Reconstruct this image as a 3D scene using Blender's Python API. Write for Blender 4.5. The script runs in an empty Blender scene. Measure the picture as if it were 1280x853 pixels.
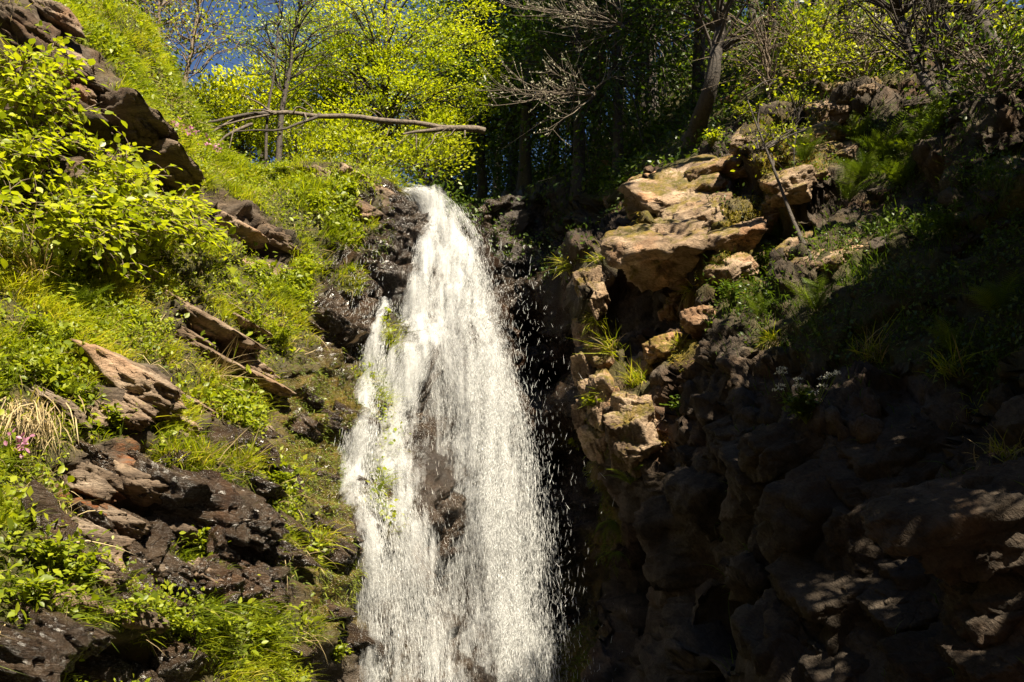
import bpy, math, random
import numpy as np
from mathutils import Vector, Matrix, Quaternion
from mathutils.bvhtree import BVHTree

SC = bpy.context.scene
COL = SC.collection
rng = np.random.default_rng(7)
random.seed(7)

# ------------------------------------------------------------------ camera, sky, sun, exposure
PITCH = math.radians(16.0)
TANH = math.tan(math.radians(27.5))
CAM = np.array([0.0, 0.0, 1.6])
cam_d = bpy.data.cameras.new('camera')
cam_d.sensor_width = 36.0
cam_d.lens = 18.0 / TANH
cam_d.clip_start = 0.05
cam_d.clip_end = 2000.0
cam = bpy.data.objects.new('camera', cam_d)
COL.objects.link(cam)
cam.location = CAM
cam.rotation_euler = (math.radians(90) + PITCH, 0, 0)
SC.camera = cam

_az, _el = math.radians(150), math.radians(51)
SUN = np.array([math.sin(_az) * math.cos(_el), math.cos(_az) * math.cos(_el), math.sin(_el)])      # direction towards the sun
sun_el = math.asin(SUN[2])
sun_az = math.atan2(SUN[0], SUN[1])
w = bpy.data.worlds.new('World'); SC.world = w; w.use_nodes = True
nt = w.node_tree; nt.nodes.clear()
wo = nt.nodes.new('ShaderNodeOutputWorld'); bg = nt.nodes.new('ShaderNodeBackground')
sky = nt.nodes.new('ShaderNodeTexSky'); sky.sky_type = 'NISHITA'; sky.sun_disc = False
sky.sun_elevation = sun_el; sky.sun_rotation = sun_az
sky.altitude = 1500; sky.air_density = 0.75; sky.dust_density = 0.05; sky.ozone_density = 4.5
bg.inputs['Strength'].default_value = 0.05
nt.links.new(sky.outputs[0], bg.inputs[0]); nt.links.new(bg.outputs[0], wo.inputs[0])
sd = bpy.data.lights.new('sun', 'SUN'); sd.energy = 5.0; sd.angle = math.radians(0.5); sd.color = (1.0, 0.90, 0.70)
so = bpy.data.objects.new('sun', sd); COL.objects.link(so)
so.rotation_euler = Vector(SUN).to_track_quat('Z', 'Y').to_euler()
SC.view_settings.view_transform = 'Standard'; SC.view_settings.look = 'None'
SC.view_settings.exposure = 1.75; SC.view_settings.gamma = 1.0; SC.view_settings.use_curve_mapping = False
cy = SC.cycles
cy.max_bounces = 7; cy.diffuse_bounces = 3; cy.glossy_bounces = 2; cy.transmission_bounces = 4
cy.transparent_max_bounces = 24; cy.caustics_reflective = False; cy.caustics_refractive = False
cy.use_denoising = True
cy.sample_clamp_indirect = 6.0

# ------------------------------------------------------------------ helpers
CP, SP = math.cos(PITCH), math.sin(PITCH)
def ray(px, py):
    a = (px - 640.0) / 640.0 * TANH; b = (426.5 - py) / 640.0 * TANH
    return np.array([a, CP - b * SP, SP + b * CP])
def at(px, py, y):
    r = ray(px, py)
    return CAM + r * (y / r[1])
def project(P):
    d = P - CAM
    f = d[..., 1] * CP + d[..., 2] * SP
    u = -d[..., 1] * SP + d[..., 2] * CP
    f = np.maximum(f, 0.2)
    return 640 + d[..., 0] / f / TANH * 640, 426.5 - u / f / TANH * 640
def unit(v):
    v = np.asarray(v, float)
    return v / np.maximum(np.linalg.norm(v, axis=-1, keepdims=True), 1e-9)
def sstep(a, b, x):
    t = np.clip((x - a) / (b - a), 0, 1)
    return t * t * (3 - 2 * t)

def _hash(ix, iy, iz, seed):
    with np.errstate(over='ignore'):
        h = (ix.astype(np.uint32) * np.uint32(374761393) + iy.astype(np.uint32) * np.uint32(668265263)
             + iz.astype(np.uint32) * np.uint32(2147483647) + np.uint32((seed * 974634721 + 12345) & 0xffffffff))
        h = (h ^ (h >> np.uint32(13))) * np.uint32(1274126177)
        h = (h ^ (h >> np.uint32(16))) * np.uint32(2246822519)
        h = h ^ (h >> np.uint32(15))
    return h.astype(np.float64) / 4294967295.0
def vnoise(P, seed=0):
    I = np.floor(P); f = P - I; I = I.astype(np.int64)
    u = f * f * f * (f * (f * 6 - 15) + 10)
    r = 0
    for dx in (0, 1):
        for dy in (0, 1):
            for dz in (0, 1):
                wgt = (u[:, 0] if dx else 1 - u[:, 0]) * (u[:, 1] if dy else 1 - u[:, 1]) * (u[:, 2] if dz else 1 - u[:, 2])
                r = r + wgt * _hash(I[:, 0] + dx, I[:, 1] + dy, I[:, 2] + dz, seed)
    return r * 2 - 1
def fbm(P, scale, octv=4, seed=0, gain=0.5):
    r = 0; a = 1.0; s = scale
    for k in range(octv):
        r = r + a * vnoise(P * s, seed + k * 17); a *= gain; s *= 2.03
    return r
def facets(P, seed):
    """random flat-facet blocks: every cell of a jittered grid gets its own offset and tilt"""
    I = np.floor(P).astype(np.int64)
    n = len(P)
    b1 = np.full(n, 1e9); b2 = np.full(n, 1e9); val = np.zeros(n)
    for dx in (-1, 0, 1):
        for dy in (-1, 0, 1):
            for dz in (-1, 0, 1):
                cx, cyy, cz = I[:, 0] + dx, I[:, 1] + dy, I[:, 2] + dz
                c = np.stack([cx + _hash(cx, cyy, cz, seed), cyy + _hash(cx, cyy, cz, seed + 1), cz + _hash(cx, cyy, cz, seed + 2)], 1)
                d = P - c
                dd = np.abs(d).max(1) * 0.6 + np.linalg.norm(d, axis=1) * 0.4
                v = _hash(cx, cyy, cz, seed + 3) * 2 - 1
                v = v + d[:, 0] * (_hash(cx, cyy, cz, seed + 4) - .5) * 1.6 + d[:, 2] * (_hash(cx, cyy, cz, seed + 5) - .5) * 1.6
                m = dd < b1
                b2 = np.where(m, b1, np.minimum(b2, dd)); val = np.where(m, v, val); b1 = np.where(m, dd, b1)
    return val, b2 - b1

def make_mesh(name, V, F, attrs=None, smooth=True, mat=None):
    """V (n,3), F (m,k) with k = 3 or 4, or a list of such arrays"""
    Fs = F if isinstance(F, list) else [F]
    me = bpy.data.meshes.new(name)
    me.vertices.add(len(V)); me.vertices.foreach_set('co', np.ascontiguousarray(V, np.float32).ravel())
    nl = sum(f.size for f in Fs); npoly = sum(len(f) for f in Fs)
    me.loops.add(nl); me.polygons.add(npoly)
    me.loops.foreach_set('vertex_index', np.concatenate([f.ravel() for f in Fs]).astype(np.int32))
    sizes = np.concatenate([np.full(len(f), f.shape[1], np.int32) for f in Fs])
    starts = np.concatenate([[0], np.cumsum(sizes)[:-1]]).astype(np.int32)
    me.polygons.foreach_set('loop_start', starts)
    if smooth:
        me.polygons.foreach_set('use_smooth', np.ones(npoly, bool))
    for k, v in (attrs or {}).items():
        a = me.attributes.new(k, 'FLOAT', 'POINT'); a.data.foreach_set('value', np.ascontiguousarray(v, np.float32))
    me.update(calc_edges=True)
    if mat: me.materials.append(mat)
    return me
def link(name, me, parent=None, kind=None):
    o = bpy.data.objects.new(name, me); COL.objects.link(o)
    if parent is not None: o.parent = parent
    if kind: o['kind'] = kind
    return o
def thing(name, label, cat, loc=(0, 0, 0), group=None, kind=None):
    o = bpy.data.objects.new(name, None); COL.objects.link(o)
    o.location = loc; o.empty_display_size = 0.1
    o['label'] = label; o['category'] = cat
    if group: o['group'] = group
    if kind: o['kind'] = kind
    return o
def frame(d, up=(0, 0, 1)):
    """rows of perpendicular axes for directions d (n,3)"""
    d = unit(d); up = np.broadcast_to(np.asarray(up, float), d.shape)
    s = np.cross(d, up); bad = np.linalg.norm(s, axis=1) < 1e-3
    s[bad] = np.array([1, 0, 0]); s = unit(s)
    return d, s, np.cross(s, d)
def tubes(lines, sides=6):
    """lines: list of (points (k,3), radii (k,)) -> V, F(quads)"""
    Vs, Fs, n = [], [], 0
    ang = np.arange(sides) / sides * 2 * np.pi
    for P, R in lines:
        P = np.asarray(P, float); R = np.asarray(R, float); k = len(P)
        T = np.gradient(P, axis=0); T = unit(T)
        ref = np.array([0.31, 0.9, 0.2]) if abs(unit(P[-1] - P[0])[2]) > 0.7 else np.array([0, 0, 1.0])
        s = unit(np.cross(T, ref)); u = np.cross(s, T)
        ring = P[:, None] + R[:, None, None] * (np.cos(ang)[None, :, None] * s[:, None] + np.sin(ang)[None, :, None] * u[:, None])
        Vs.append(ring.reshape(-1, 3))
        i = np.arange(k - 1)[:, None] * sides; j = np.arange(sides)[None]; j2 = (j + 1) % sides
        Fs.append(np.stack([n + i + j, n + i + j2, n + i + sides + j2, n + i + sides + j], -1).reshape(-1, 4))
        n += k * sides
    return np.concatenate(Vs), np.concatenate(Fs)
def spline(pts, n=12):
    """Catmull-Rom through the points"""
    P = np.asarray(pts, float)
    P = np.vstack([2 * P[0] - P[1], P, 2 * P[-1] - P[-2]])
    t = np.linspace(0, len(P) - 3 - 1e-6, n); i = t.astype(int); f = (t - i)[:, None]
    a, b, c, d = P[i], P[i + 1], P[i + 2], P[i + 3]
    return .5 * ((2 * b) + (c - a) * f + (2 * a - 5 * b + 4 * c - d) * f ** 2 + (3 * b - a - 3 * c + d) * f ** 3)
def wob(P, amp, seed, sc=2.0):
    q = P + np.stack([fbm(P + 7 * k, sc, 2, seed + k) for k in range(3)], 1) * amp
    q[0] = P[0]
    return q

LEAF_V = np.array([[0, 0, 0], [.30, .26, .05], [.62, .27, .03], [1.0, 0, -.10], [.62, -.27, .03], [.30, -.26, .05], [.42, 0, -.03]], float)
LEAF_F = np.array([[0, 6, 1], [1, 6, 2], [2, 6, 3], [3, 6, 4], [4, 6, 5], [5, 6, 0]])
LEAFQ_V = np.array([[0, 0, 0], [.45, .30, .06], [1, 0, -.05], [.45, -.30, .06]], float)
LEAFQ_F = np.array([[0, 2, 1], [0, 3, 2]])
def leaves(pos, d, nrm, size, tv=LEAFQ_V, tf=LEAFQ_F):
    """scatter leaf shapes: pos (n,3), d = leaf axis, nrm = leaf up, size (n,)"""
    d = unit(d); s = unit(np.cross(nrm, d)); u = np.cross(d, s)
    V = pos[:, None] + size[:, None, None] * (tv[None, :, 0, None] * d[:, None] + tv[None, :, 1, None] * s[:, None] + tv[None, :, 2, None] * u[:, None])
    n, k = len(pos), len(tv)
    F = (np.arange(n)[:, None, None] * k + tf[None]).reshape(-1, 3)
    return V.reshape(-1, 3), F
def rnd_attr(n, k, r=None):
    return np.repeat(rng.random(n) if r is None else r, k)
def blades(pos, d, bend, length, width):
    """curved grass blades: 7 points, 5 triangles each"""
    n = len(pos); d = unit(d)
    s = unit(np.cross(d, rng.normal(size=(n, 3))))
    ts = np.array([0, .4, .75, 1.0]); wd = np.array([.8, 1.0, .6, 0])
    C = pos[:, None] + length[:, None, None] * (d[:, None] * ts[None, :, None] + bend[:, None] * (ts ** 2)[None, :, None])
    off = s[:, None] * (width[:, None] * wd[None])[..., None] * .5
    V = np.empty((n, 7, 3)); V[:, 0:6:2] = C[:, :3] - off[:, :3]; V[:, 1:6:2] = C[:, :3] + off[:, :3]; V[:, 6] = C[:, 3]
    tf = np.array([[0, 1, 3], [0, 3, 2], [2, 3, 5], [2, 5, 4], [4, 5, 6]])
    F = (np.arange(n)[:, None, None] * 7 + tf[None]).reshape(-1, 3)
    return V.reshape(-1, 3), F

# ------------------------------------------------------------------ materials
def new_mat(name):
    m = bpy.data.materials.new(name); m.use_nodes = True
    t = m.node_tree; t.nodes.clear()
    out = t.nodes.new('ShaderNodeOutputMaterial')
    return m, t, out
def N(t, typ, **kw):
    n = t.nodes.new(typ)
    for k, v in kw.items():
        if k.startswith('i_'):
            key = k[2:]
            n.inputs[int(key) if key.isdigit() else key].default_value = v
        else: setattr(n, k, v)
    return n
def L(t, a, b): t.links.new(a, b)
def noise(t, vec, scale, detail=5, rough=.6, dist=0.0):
    n = N(t, 'ShaderNodeTexNoise'); n.inputs['Scale'].default_value = scale; n.inputs['Detail'].default_value = detail
    n.inputs['Roughness'].default_value = rough; n.inputs['Distortion'].default_value = dist
    if vec is not None: L(t, vec, n.inputs['Vector'])
    return n.outputs['Fac']
def ramp(t, fac, stops):
    r = N(t, 'ShaderNodeValToRGB')
    el = r.color_ramp.elements
    while len(el) > 1: el.remove(el[-1])
    el[0].position = stops[0][0]; el[0].color = (*stops[0][1], 1)
    for p, c in stops[1:]:
        e = el.new(p); e.color = (*c, 1)
    L(t, fac, r.inputs[0]); return r.outputs[0]
def mixc(t, fac, a, b, mode='MIX'):
    m = N(t, 'ShaderNodeMix', data_type='RGBA', blend_type=mode, clamp_result=False)
    for s, v in ((m.inputs[0], fac), (m.inputs[6], a), (m.inputs[7], b)):
        if isinstance(v, (int, float)): s.default_value = v
        elif isinstance(v, tuple): s.default_value = (*v, 1) if len(v) == 3 else v
        else: L(t, v, s)
    return m.outputs[2]
def mathn(t, op, a, b=None, c=None, clamp=False):
    m = N(t, 'ShaderNodeMath', operation=op, use_clamp=clamp)
    for s, v in zip(m.inputs, (a, b, c)):
        if v is None: continue
        if isinstance(v, (int, float)): s.default_value = v
        else: L(t, v, s)
    return m.outputs[0]
def attr(t, name):
    a = N(t, 'ShaderNodeAttribute'); a.attribute_name = name; return a.outputs['Fac']

STRATA = unit(np.array([0.50, -0.12, 0.84]))          # normal of the rock layers
def rock_material(name, base_wet=None, gain=1.0, tint=(1, 1, 1), squeeze=(1, 1, 4.5), moss_amt=0.0):
    m, t, out = new_mat(name)
    geo = N(t, 'ShaderNodeNewGeometry')
    # coordinates squeezed along the layer normal, so that stains and cracks run with the layers
    mp = N(t, 'ShaderNodeMapping'); mp.vector_type = 'POINT'
    q = Vector(STRATA).rotation_difference(Vector((0, 0, 1)))
    mp.inputs['Rotation'].default_value = q.to_euler(); mp.inputs['Scale'].default_value = squeeze
    L(t, geo.outputs['Position'], mp.inputs['Vector'])
    n1 = noise(t, mp.outputs[0], 1.3, 8, .62, .3)
    n2 = noise(t, geo.outputs['Position'], 2.2, 6, .6)
    n3 = noise(t, mp.outputs[0], 9, 6, .7, .4)
    mp2 = N(t, 'ShaderNodeMapping'); mp2.inputs['Scale'].default_value = (1, 1, 3.0); L(t, mp.outputs[0], mp2.inputs['Vector'])
    n4 = noise(t, mp2.outputs[0], 16, 4, .6, .6)
    vo = N(t, 'ShaderNodeTexVoronoi', feature='DISTANCE_TO_EDGE'); vo.inputs['Scale'].default_value = 2.6
    wv = N(t, 'ShaderNodeVectorMath', operation='ADD'); L(t, mp.outputs[0], wv.inputs[0])
    nv = N(t, 'ShaderNodeTexNoise'); nv.inputs['Scale'].default_value = 5; nv.inputs['Detail'].default_value = 3; L(t, mp.outputs[0], nv.inputs['Vector'])
    sv = N(t, 'ShaderNodeVectorMath', operation='SCALE'); sv.inputs['Scale'].default_value = .22; L(t, nv.outputs['Color'], sv.inputs[0]); L(t, sv.outputs[0], wv.inputs[1]); L(t, wv.outputs[0], vo.inputs['Vector'])
    crack = ramp(t, vo.outputs['Distance'], [(.0, (0, 0, 0)), (.035, (1, 1, 1))])
    c = ramp(t, n1, [(.28, (.035, .024, .017)), (.42, (.095, .068, .048)), (.55, (.165, .125, .092)), (.72, (.25, .20, .155))])
    c = mixc(t, mathn(t, 'MULTIPLY', ramp(t, n2, [(.5, (0, 0, 0)), (.68, (1, 1, 1))]), .6), c, (.085, .066, .052))
    c = mixc(t, .55, c, ramp(t, n3, [(.3, (.22, .2, .18)), (.62, (1, 1, 1))]), 'MULTIPLY')
    c = mixc(t, .5, c, ramp(t, n4, [(.36, (.3, .27, .24)), (.56, (1, 1, 1))]), 'MULTIPLY')
    crack = mathn(t, 'MAXIMUM', crack, ramp(t, n2, [(.45, (0, 0, 0)), (.60, (1, 1, 1))]))
    c = mixc(t, .30, c, crack, 'MULTIPLY')
    zone = noise(t, geo.outputs['Position'], .9, 4, .6, .8)
    c = mixc(t, .8, c, ramp(t, zone, [(.34, (1.15, .86, .66)), (.48, (.95, .95, .95)), (.60, (.62, .60, .58)), (.72, (1.25, 1.15, 1.0))]), 'MULTIPLY')
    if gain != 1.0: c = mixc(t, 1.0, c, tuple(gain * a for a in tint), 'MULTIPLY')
    rust = attr(t, 'rust')
    c = mixc(t, mathn(t, 'MULTIPLY', rust, ramp(t, n3, [(.4, (0, 0, 0)), (.6, (1, 1, 1))])), c, (.20, .062, .014))
    wet = attr(t, 'wet') if base_wet is None else None
    wetv = wet if wet is not None else base_wet
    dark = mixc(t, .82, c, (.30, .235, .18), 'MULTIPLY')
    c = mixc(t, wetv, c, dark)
    # moss, soil and litter
    moss = attr(t, 'moss'); veg = attr(t, 'veg')
    nm = noise(t, geo.outputs['Position'], 14, 5, .7)
    if moss_amt:
        sx_ = N(t, 'ShaderNodeSeparateXYZ'); L(t, geo.outputs['Normal'], sx_.inputs[0])
        tm = mathn(t, 'ADD', noise(t, geo.outputs['Position'], 2.6, 5, .65), mathn(t, 'MULTIPLY', sx_.outputs[2], .10))
        moss = mathn(t, 'MULTIPLY', ramp(t, tm, [(.52, (0, 0, 0)), (.60, (1, 1, 1))]), moss_amt)
    mf = mathn(t, 'MULTIPLY', moss, ramp(t, nm, [(.32, (0, 0, 0)), (.52, (1, 1, 1))]))
    mc = ramp(t, noise(t, geo.outputs['Position'], 5, 4, .6), [(.3, (.05, .05, .008)), (.5, (.11, .085, .012)), (.7, (.19, .125, .018))])
    c = mixc(t, mf, c, mc)
    vc = ramp(t, noise(t, geo.outputs['Position'], 6, 6, .7), [(.3, (.022, .019, .008)), (.5, (.045, .045, .010)), (.7, (.10, .08, .03))])
    c = mixc(t, veg, c, vc)
    b = N(t, 'ShaderNodeBsdfPrincipled'); L(t, c, b.inputs['Base Color'])
    rg = mathn(t, 'MULTIPLY_ADD', wetv, -.74, .90)
    rg = mathn(t, 'ADD', rg, mathn(t, 'MULTIPLY', mathn(t, 'SUBTRACT', n3, .5), .3), clamp=True)
    L(t, rg, b.inputs['Roughness'])
    L(t, mathn(t, 'MULTIPLY_ADD', wetv, .15, .25) if wetv is not base_wet else mathn(t, 'ADD', .25 + .15 * base_wet, 0.0), b.inputs['Specular IOR Level'])
    h = mathn(t, 'ADD', mathn(t, 'MULTIPLY', n3, .6), mathn(t, 'MULTIPLY', noise(t, geo.outputs['Position'], 38, 4, .65), .35))
    h = mathn(t, 'ADD', h, mathn(t, 'ADD', mathn(t, 'MULTIPLY', n4, .5), mathn(t, 'MULTIPLY', crack, .12)))
    bp = N(t, 'ShaderNodeBump'); bp.inputs['Strength'].default_value = .9; bp.inputs['Distance'].default_value = .05
    L(t, h, bp.inputs['Height']); L(t, bp.outputs[0], b.inputs['Normal'])
    L(t, b.outputs[0], out.inputs[0])
    return m
def leaf_material(name, cols, trans=.45, gloss=.35, tr_tint=(1.0, 1.0, .35), objrand=False):
    """cols: dark, mid, light leaf colours chosen per leaf; light also passes through the leaf"""
    m, t, out = new_mat(name)
    r = attr(t, 'rnd')
    if objrand:
        oi = N(t, 'ShaderNodeObjectInfo'); r = oi.outputs['Random']
    c = ramp(t, r, [(i / (len(cols) - 1), c) for i, c in enumerate(cols)])
    b = N(t, 'ShaderNodeBsdfPrincipled'); L(t, c, b.inputs['Base Color'])
    b.inputs['Roughness'].default_value = gloss; b.inputs['Specular IOR Level'].default_value = .35
    tr = N(t, 'ShaderNodeBsdfTranslucent')
    L(t, mixc(t, 1.0, mixc(t, 1.0, c, (1.6, 1.6, 1.6), 'MULTIPLY'), tr_tint, 'MULTIPLY'), tr.inputs[0])
    mx = N(t, 'ShaderNodeMixShader'); mx.inputs[0].default_value = trans
    L(t, b.outputs[0], mx.inputs[1]); L(t, tr.outputs[0], mx.inputs[2]); L(t, mx.outputs[0], out.inputs[0])
    return m
def bark_material(name, dark, light, scale=30):
    m, t, out = new_mat(name)
    g = N(t, 'ShaderNodeNewGeometry')
    n1 = noise(t, g.outputs['Position'], scale, 6, .65, .5); n2 = noise(t, g.outputs['Position'], scale * .15, 3, .5)
    c = ramp(t, n1, [(.35, dark), (.62, light)])
    c = mixc(t, mathn(t, 'MULTIPLY', n2, .6), c, tuple(.6 * a + .02 for a in dark))
    b = N(t, 'ShaderNodeBsdfPrincipled'); L(t, c, b.inputs['Base Color']); b.inputs['Roughness'].default_value = .85
    bp = N(t, 'ShaderNodeBump'); bp.inputs['Strength'].default_value = .8; bp.inputs['Distance'].default_value = .02
    L(t, n1, bp.inputs['Height']); L(t, bp.outputs[0], b.inputs['Normal']); L(t, b.outputs[0], out.inputs[0])
    return m
M = {}
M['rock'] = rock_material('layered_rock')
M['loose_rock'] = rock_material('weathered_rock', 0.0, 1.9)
M['pale_rock'] = rock_material('pale_sunlit_rock', 0.0, 2.6, (.97, .94, .90))  # dry pale slabs, lightened further because they lie in sun
M['cream_rock'] = rock_material('cream_sunlit_rock', 0.0, 2.5, (1.0, .95, .87), (1.2, 1.2, 2.2), .9)  # cream rock of the sunlit parts, sun brightness put into its colour
M['dark_rock'] = rock_material('shade_darkened_brown_rock', 0.0, .5, (1, 1, 1), (1.6, 1.6, 1.2))  # rock colour darkened to deepen the shade on the buttress
M['cliff_rock'] = rock_material('massive_cliff_rock', None, .6, (1, 1, 1), (1.6, 1.6, 1.0))  # lower gain puts buttress and cleft shade into the colour
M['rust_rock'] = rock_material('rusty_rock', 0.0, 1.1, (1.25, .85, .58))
M['wet_rock'] = rock_material('wet_dark_rock', 0.9)
M['grass'] = leaf_material('grass', [(.10, .135, .008), (.215, .25, .010), (.32, .335, .015), (.42, .35, .075)], .45, .5)
M['straw'] = leaf_material('dry_grass', [(.22, .16, .075), (.34, .26, .13), (.45, .35, .19)], .25, .6, (1, .95, .8))
M['herb'] = leaf_material('herb_leaf', [(.10, .135, .010), (.195, .235, .011), (.30, .32, .017)], .45, .45)
M['hazel'] = leaf_material('hazel_leaf', [(.12, .155, .010), (.25, .285, .013), (.37, .385, .018)], .45, .38)
M['hazel_one'] = leaf_material('hazel_leaf_single', [(.12, .155, .010), (.25, .285, .013), (.37, .385, .018)], .45, .38, objrand=True)
M['beech'] = leaf_material('spring_beech_leaf', [(.12, .16, .008), (.24, .28, .009), (.34, .37, .012), (.44, .44, .018)], .48, .4)
M['birch'] = leaf_material('birch_leaf', [(.07, .12, .03), (.12, .18, .04), (.18, .23, .05)], .45, .35)
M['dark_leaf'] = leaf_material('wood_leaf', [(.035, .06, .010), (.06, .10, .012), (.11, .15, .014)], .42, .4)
M['brown_leaf'] = leaf_material('withered_leaf', [(.10, .07, .03), (.16, .12, .05), (.12, .14, .02)], .35, .6, (1, .9, .6))
M['fern'] = leaf_material('fern_frond', [(.09, .14, .010), (.15, .21, .012), (.21, .26, .016)], .48, .4, objrand=True)
M['moss'] = leaf_material('moss', [(.08, .085, .008), (.19, .155, .012), (.30, .20, .02)], .25, .8)
M['green_moss'] = leaf_material('green_moss', [(.06, .085, .008), (.11, .14, .012), (.16, .17, .016)], .25, .8)
M['petal'] = leaf_material('pink_petal', [(.30, .12, .20), (.42, .20, .30)], .35, .5, (1, .8, .95))
M['white_petal'] = leaf_material('white_petal', [(.65, .62, .52), (.8, .78, .68)], .3, .5, (1, 1, .9))
M['bud'] = leaf_material('pale_bud', [(.34, .32, .22), (.48, .45, .33)], .3, .5, (1, 1, .8))
M['bark'] = bark_material('dark_bark', (.02, .014, .010), (.075, .055, .04))
M['pale_bark'] = bark_material('pale_bark', (.03, .02, .014), (.21, .16, .115), 22)
M['twig'] = bark_material('twig_bark', (.10, .07, .045), (.26, .19, .13), 60)
M['pale_twig'] = bark_material('pale_twig_bark', (.10, .075, .052), (.24, .19, .14), 60)
M['soil'] = bark_material('leaf_litter', (.025, .018, .010), (.10, .07, .04), 9)

# ------------------------------------------------------------------ the land: one gorge surface, cut into pieces of setting
CTRL = [  # px, py, distance in metres
 (-250,853,4.3),(0,853,5.6),(120,853,6.3),(250,853,7.2),(400,853,8.6),
 (-250,600,5.2),(0,600,6.6),(110,600,7.3),(220,600,8.0),(330,600,8.8),(420,620,9.6),
 (-250,400,6.2),(0,400,7.6),(110,400,8.3),(220,400,9.2),(330,400,10.4),(400,420,11.0),(440,480,11.2),
 (-250,200,8.0),(0,190,9.0),(90,190,9.5),(190,250,10.3),(290,300,11.0),(370,300,11.7),(430,300,12.2),
 (-250,0,9.5),(0,0,10.0),(70,20,10.4),(150,120,10.6),(200,110,12.0),(270,200,12.1),(330,235,12.5),(400,225,12.4),(470,235,12.4),
 (500,280,12.7),(515,246,13.3),(545,252,13.6),(560,330,13.0),(520,370,12.7),(480,400,12.0),(540,430,12.2),(600,440,12.8),
 (460,600,10.6),(560,600,11.4),(630,600,12.2),(440,853,9.3),(560,853,10.4),(640,853,11.4),
 (610,262,16.5),(640,290,17.5),(690,290,17.8),(655,360,17.2),(668,440,17.0),(690,500,16.5),(692,600,16.0),(700,720,15.0),(692,853,14.2),(640,420,14.2),(655,560,13.6),(662,700,13.0),
 (725,300,12.9),(735,350,11.9),(748,430,11.4),(740,510,11.1),(765,550,11.0),(775,620,11.7),(740,700,12.2),(740,853,11.8),(800,700,11.8),(820,800,11.6),
 (780,390,13.3),(795,420,13.0),(785,300,12.6),(820,220,12.6),(815,320,11.3),(860,330,11.1),(850,260,12.0),(905,210,12.6),(835,375,12.2),(860,400,11.2),
 (820,460,11.3),(800,515,11.2),(840,540,10.6),(895,420,10.3),(870,600,9.6),(900,640,9.2),
 (940,330,10.8),(1000,250,11.4),(950,200,12.1),(1010,130,12.9),(1100,90,12.7),(1100,230,10.9),(1200,200,10.0),(1280,250,8.8),(1280,100,10.4),(1450,200,7.5),
 (960,400,9.8),(1050,400,9.0),(1150,410,8.4),(1270,400,7.5),(1450,400,6.2),
 (960,470,9.0),(1050,480,8.5),(1150,480,7.9),(1270,480,7.2),
 (940,600,8.7),(1030,600,8.0),(1130,620,7.5),(1270,620,6.8),(1450,600,5.4),
 (860,740,10.6),(900,780,10.8),(890,853,10.6),(950,740,8.3),(960,853,7.7),(1050,853,7.0),(1160,853,6.5),(1270,853,6.1),(1450,853,4.8)]
cp = np.array([at(a, b, c) for a, b, c in CTRL])
def rbf_fit(X, v, lam):
    n = len(X); K = np.linalg.norm(X[:, None] - X[None], axis=2)
    A = np.zeros((n + 3, n + 3)); A[:n, :n] = K - lam * np.eye(n); A[:n, n] = 1; A[:n, n + 1:n + 3] = X; A[n, :n] = 1; A[n + 1:n + 3, :n] = X.T
    return np.linalg.solve(A, np.concatenate([v, np.zeros(3)]))
rb = rbf_fit(cp[:, [0, 2]], cp[:, 1], 0.04)
def base_y(x, z):
    Q = np.stack([x.ravel(), z.ravel()], 1); r = np.zeros(len(Q))
    for i in range(0, len(Q), 40000):
        q = Q[i:i + 40000]
        K = np.sqrt(((q[:, None] - cp[None][:, :, [0, 2]]) ** 2).sum(2))
        r[i:i + 40000] = K @ rb[:len(cp)] + rb[len(cp)] + q @ rb[len(cp) + 1:]
    return r.reshape(x.shape)

RIDGE = [(-700,-330,9.0),(-150,-190,11.3),(60,-60,12.0),(150,-10,12.2),(200,95,12.4),(260,178,12.5),(320,218,12.9),(380,204,12.9),(450,206,12.9),(490,222,13.1),
 (516,247,13.4),(545,254,13.8),(575,256,16.5),(610,252,19),(650,244,20),(700,232,19.5),(735,232,16.5),(765,212,14.2),(800,198,13.5),(850,186,13.2),(900,158,13.1),(960,85,13.5),
 (1050,5,13.7),(1150,-60,13.4),(1280,-130,12.2),(1400,-90,10.8),(1600,60,9.4)]
rp = np.array([at(a, b, c) for a, b, c in RIDGE]); rp = rp[np.argsort(rp[:, 0])]
fine = np.concatenate([np.arange(-7.6, -5.6, .045), np.arange(-5.6, .2, .028), np.arange(.2, 4.4, .019), np.arange(4.4, 8.6, .035)])
xs = np.concatenate([-7.6 - np.geomspace(.06, 50, 30)[::-1], fine, fine[-1] + np.geomspace(.06, 50, 30)])
Rz = np.interp(xs, rp[:, 0], rp[:, 2]); Ry = np.interp(xs, rp[:, 0], rp[:, 1])
kern = np.exp(-np.linspace(-2, 2, 13) ** 2); kern /= kern.sum()
Rz = np.convolve(np.pad(Rz, 6, 'edge'), kern, 'valid'); Ry = np.convolve(np.pad(Ry, 6, 'edge'), kern, 'valid')
NR, NB = 335, 80
tz = np.linspace(0, 1, NR)[:, None]
Z = -0.9 + (Rz[None] + 0.9) * tz
X = np.broadcast_to(xs[None], Z.shape).copy()
Xc = np.clip(X, -8.2, 9.2)
Y = base_y(Xc, np.clip(Z, 0.9, 12))
Y = np.minimum(Y, Ry[None] + 2.0)
Y = np.clip(Y, 2.5, 20)
# the last stretch leans back towards the ridge line
lean = sstep(.90, 1.0, tz); Y = Y * (1 - lean) + np.maximum(Y, Ry[None]) * lean
back = np.geomspace(.03, 62, NB)[:, None]
YB = Y[-1][None] + back
sl = np.interp(xs[None] / YB, [-.16, -.10, -.04, .05, .2], [.10, .16, .50, .62, .72])
ZB = Z[-1][None] + sl * (38 * (1 - np.exp(-back / 38)))
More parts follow.
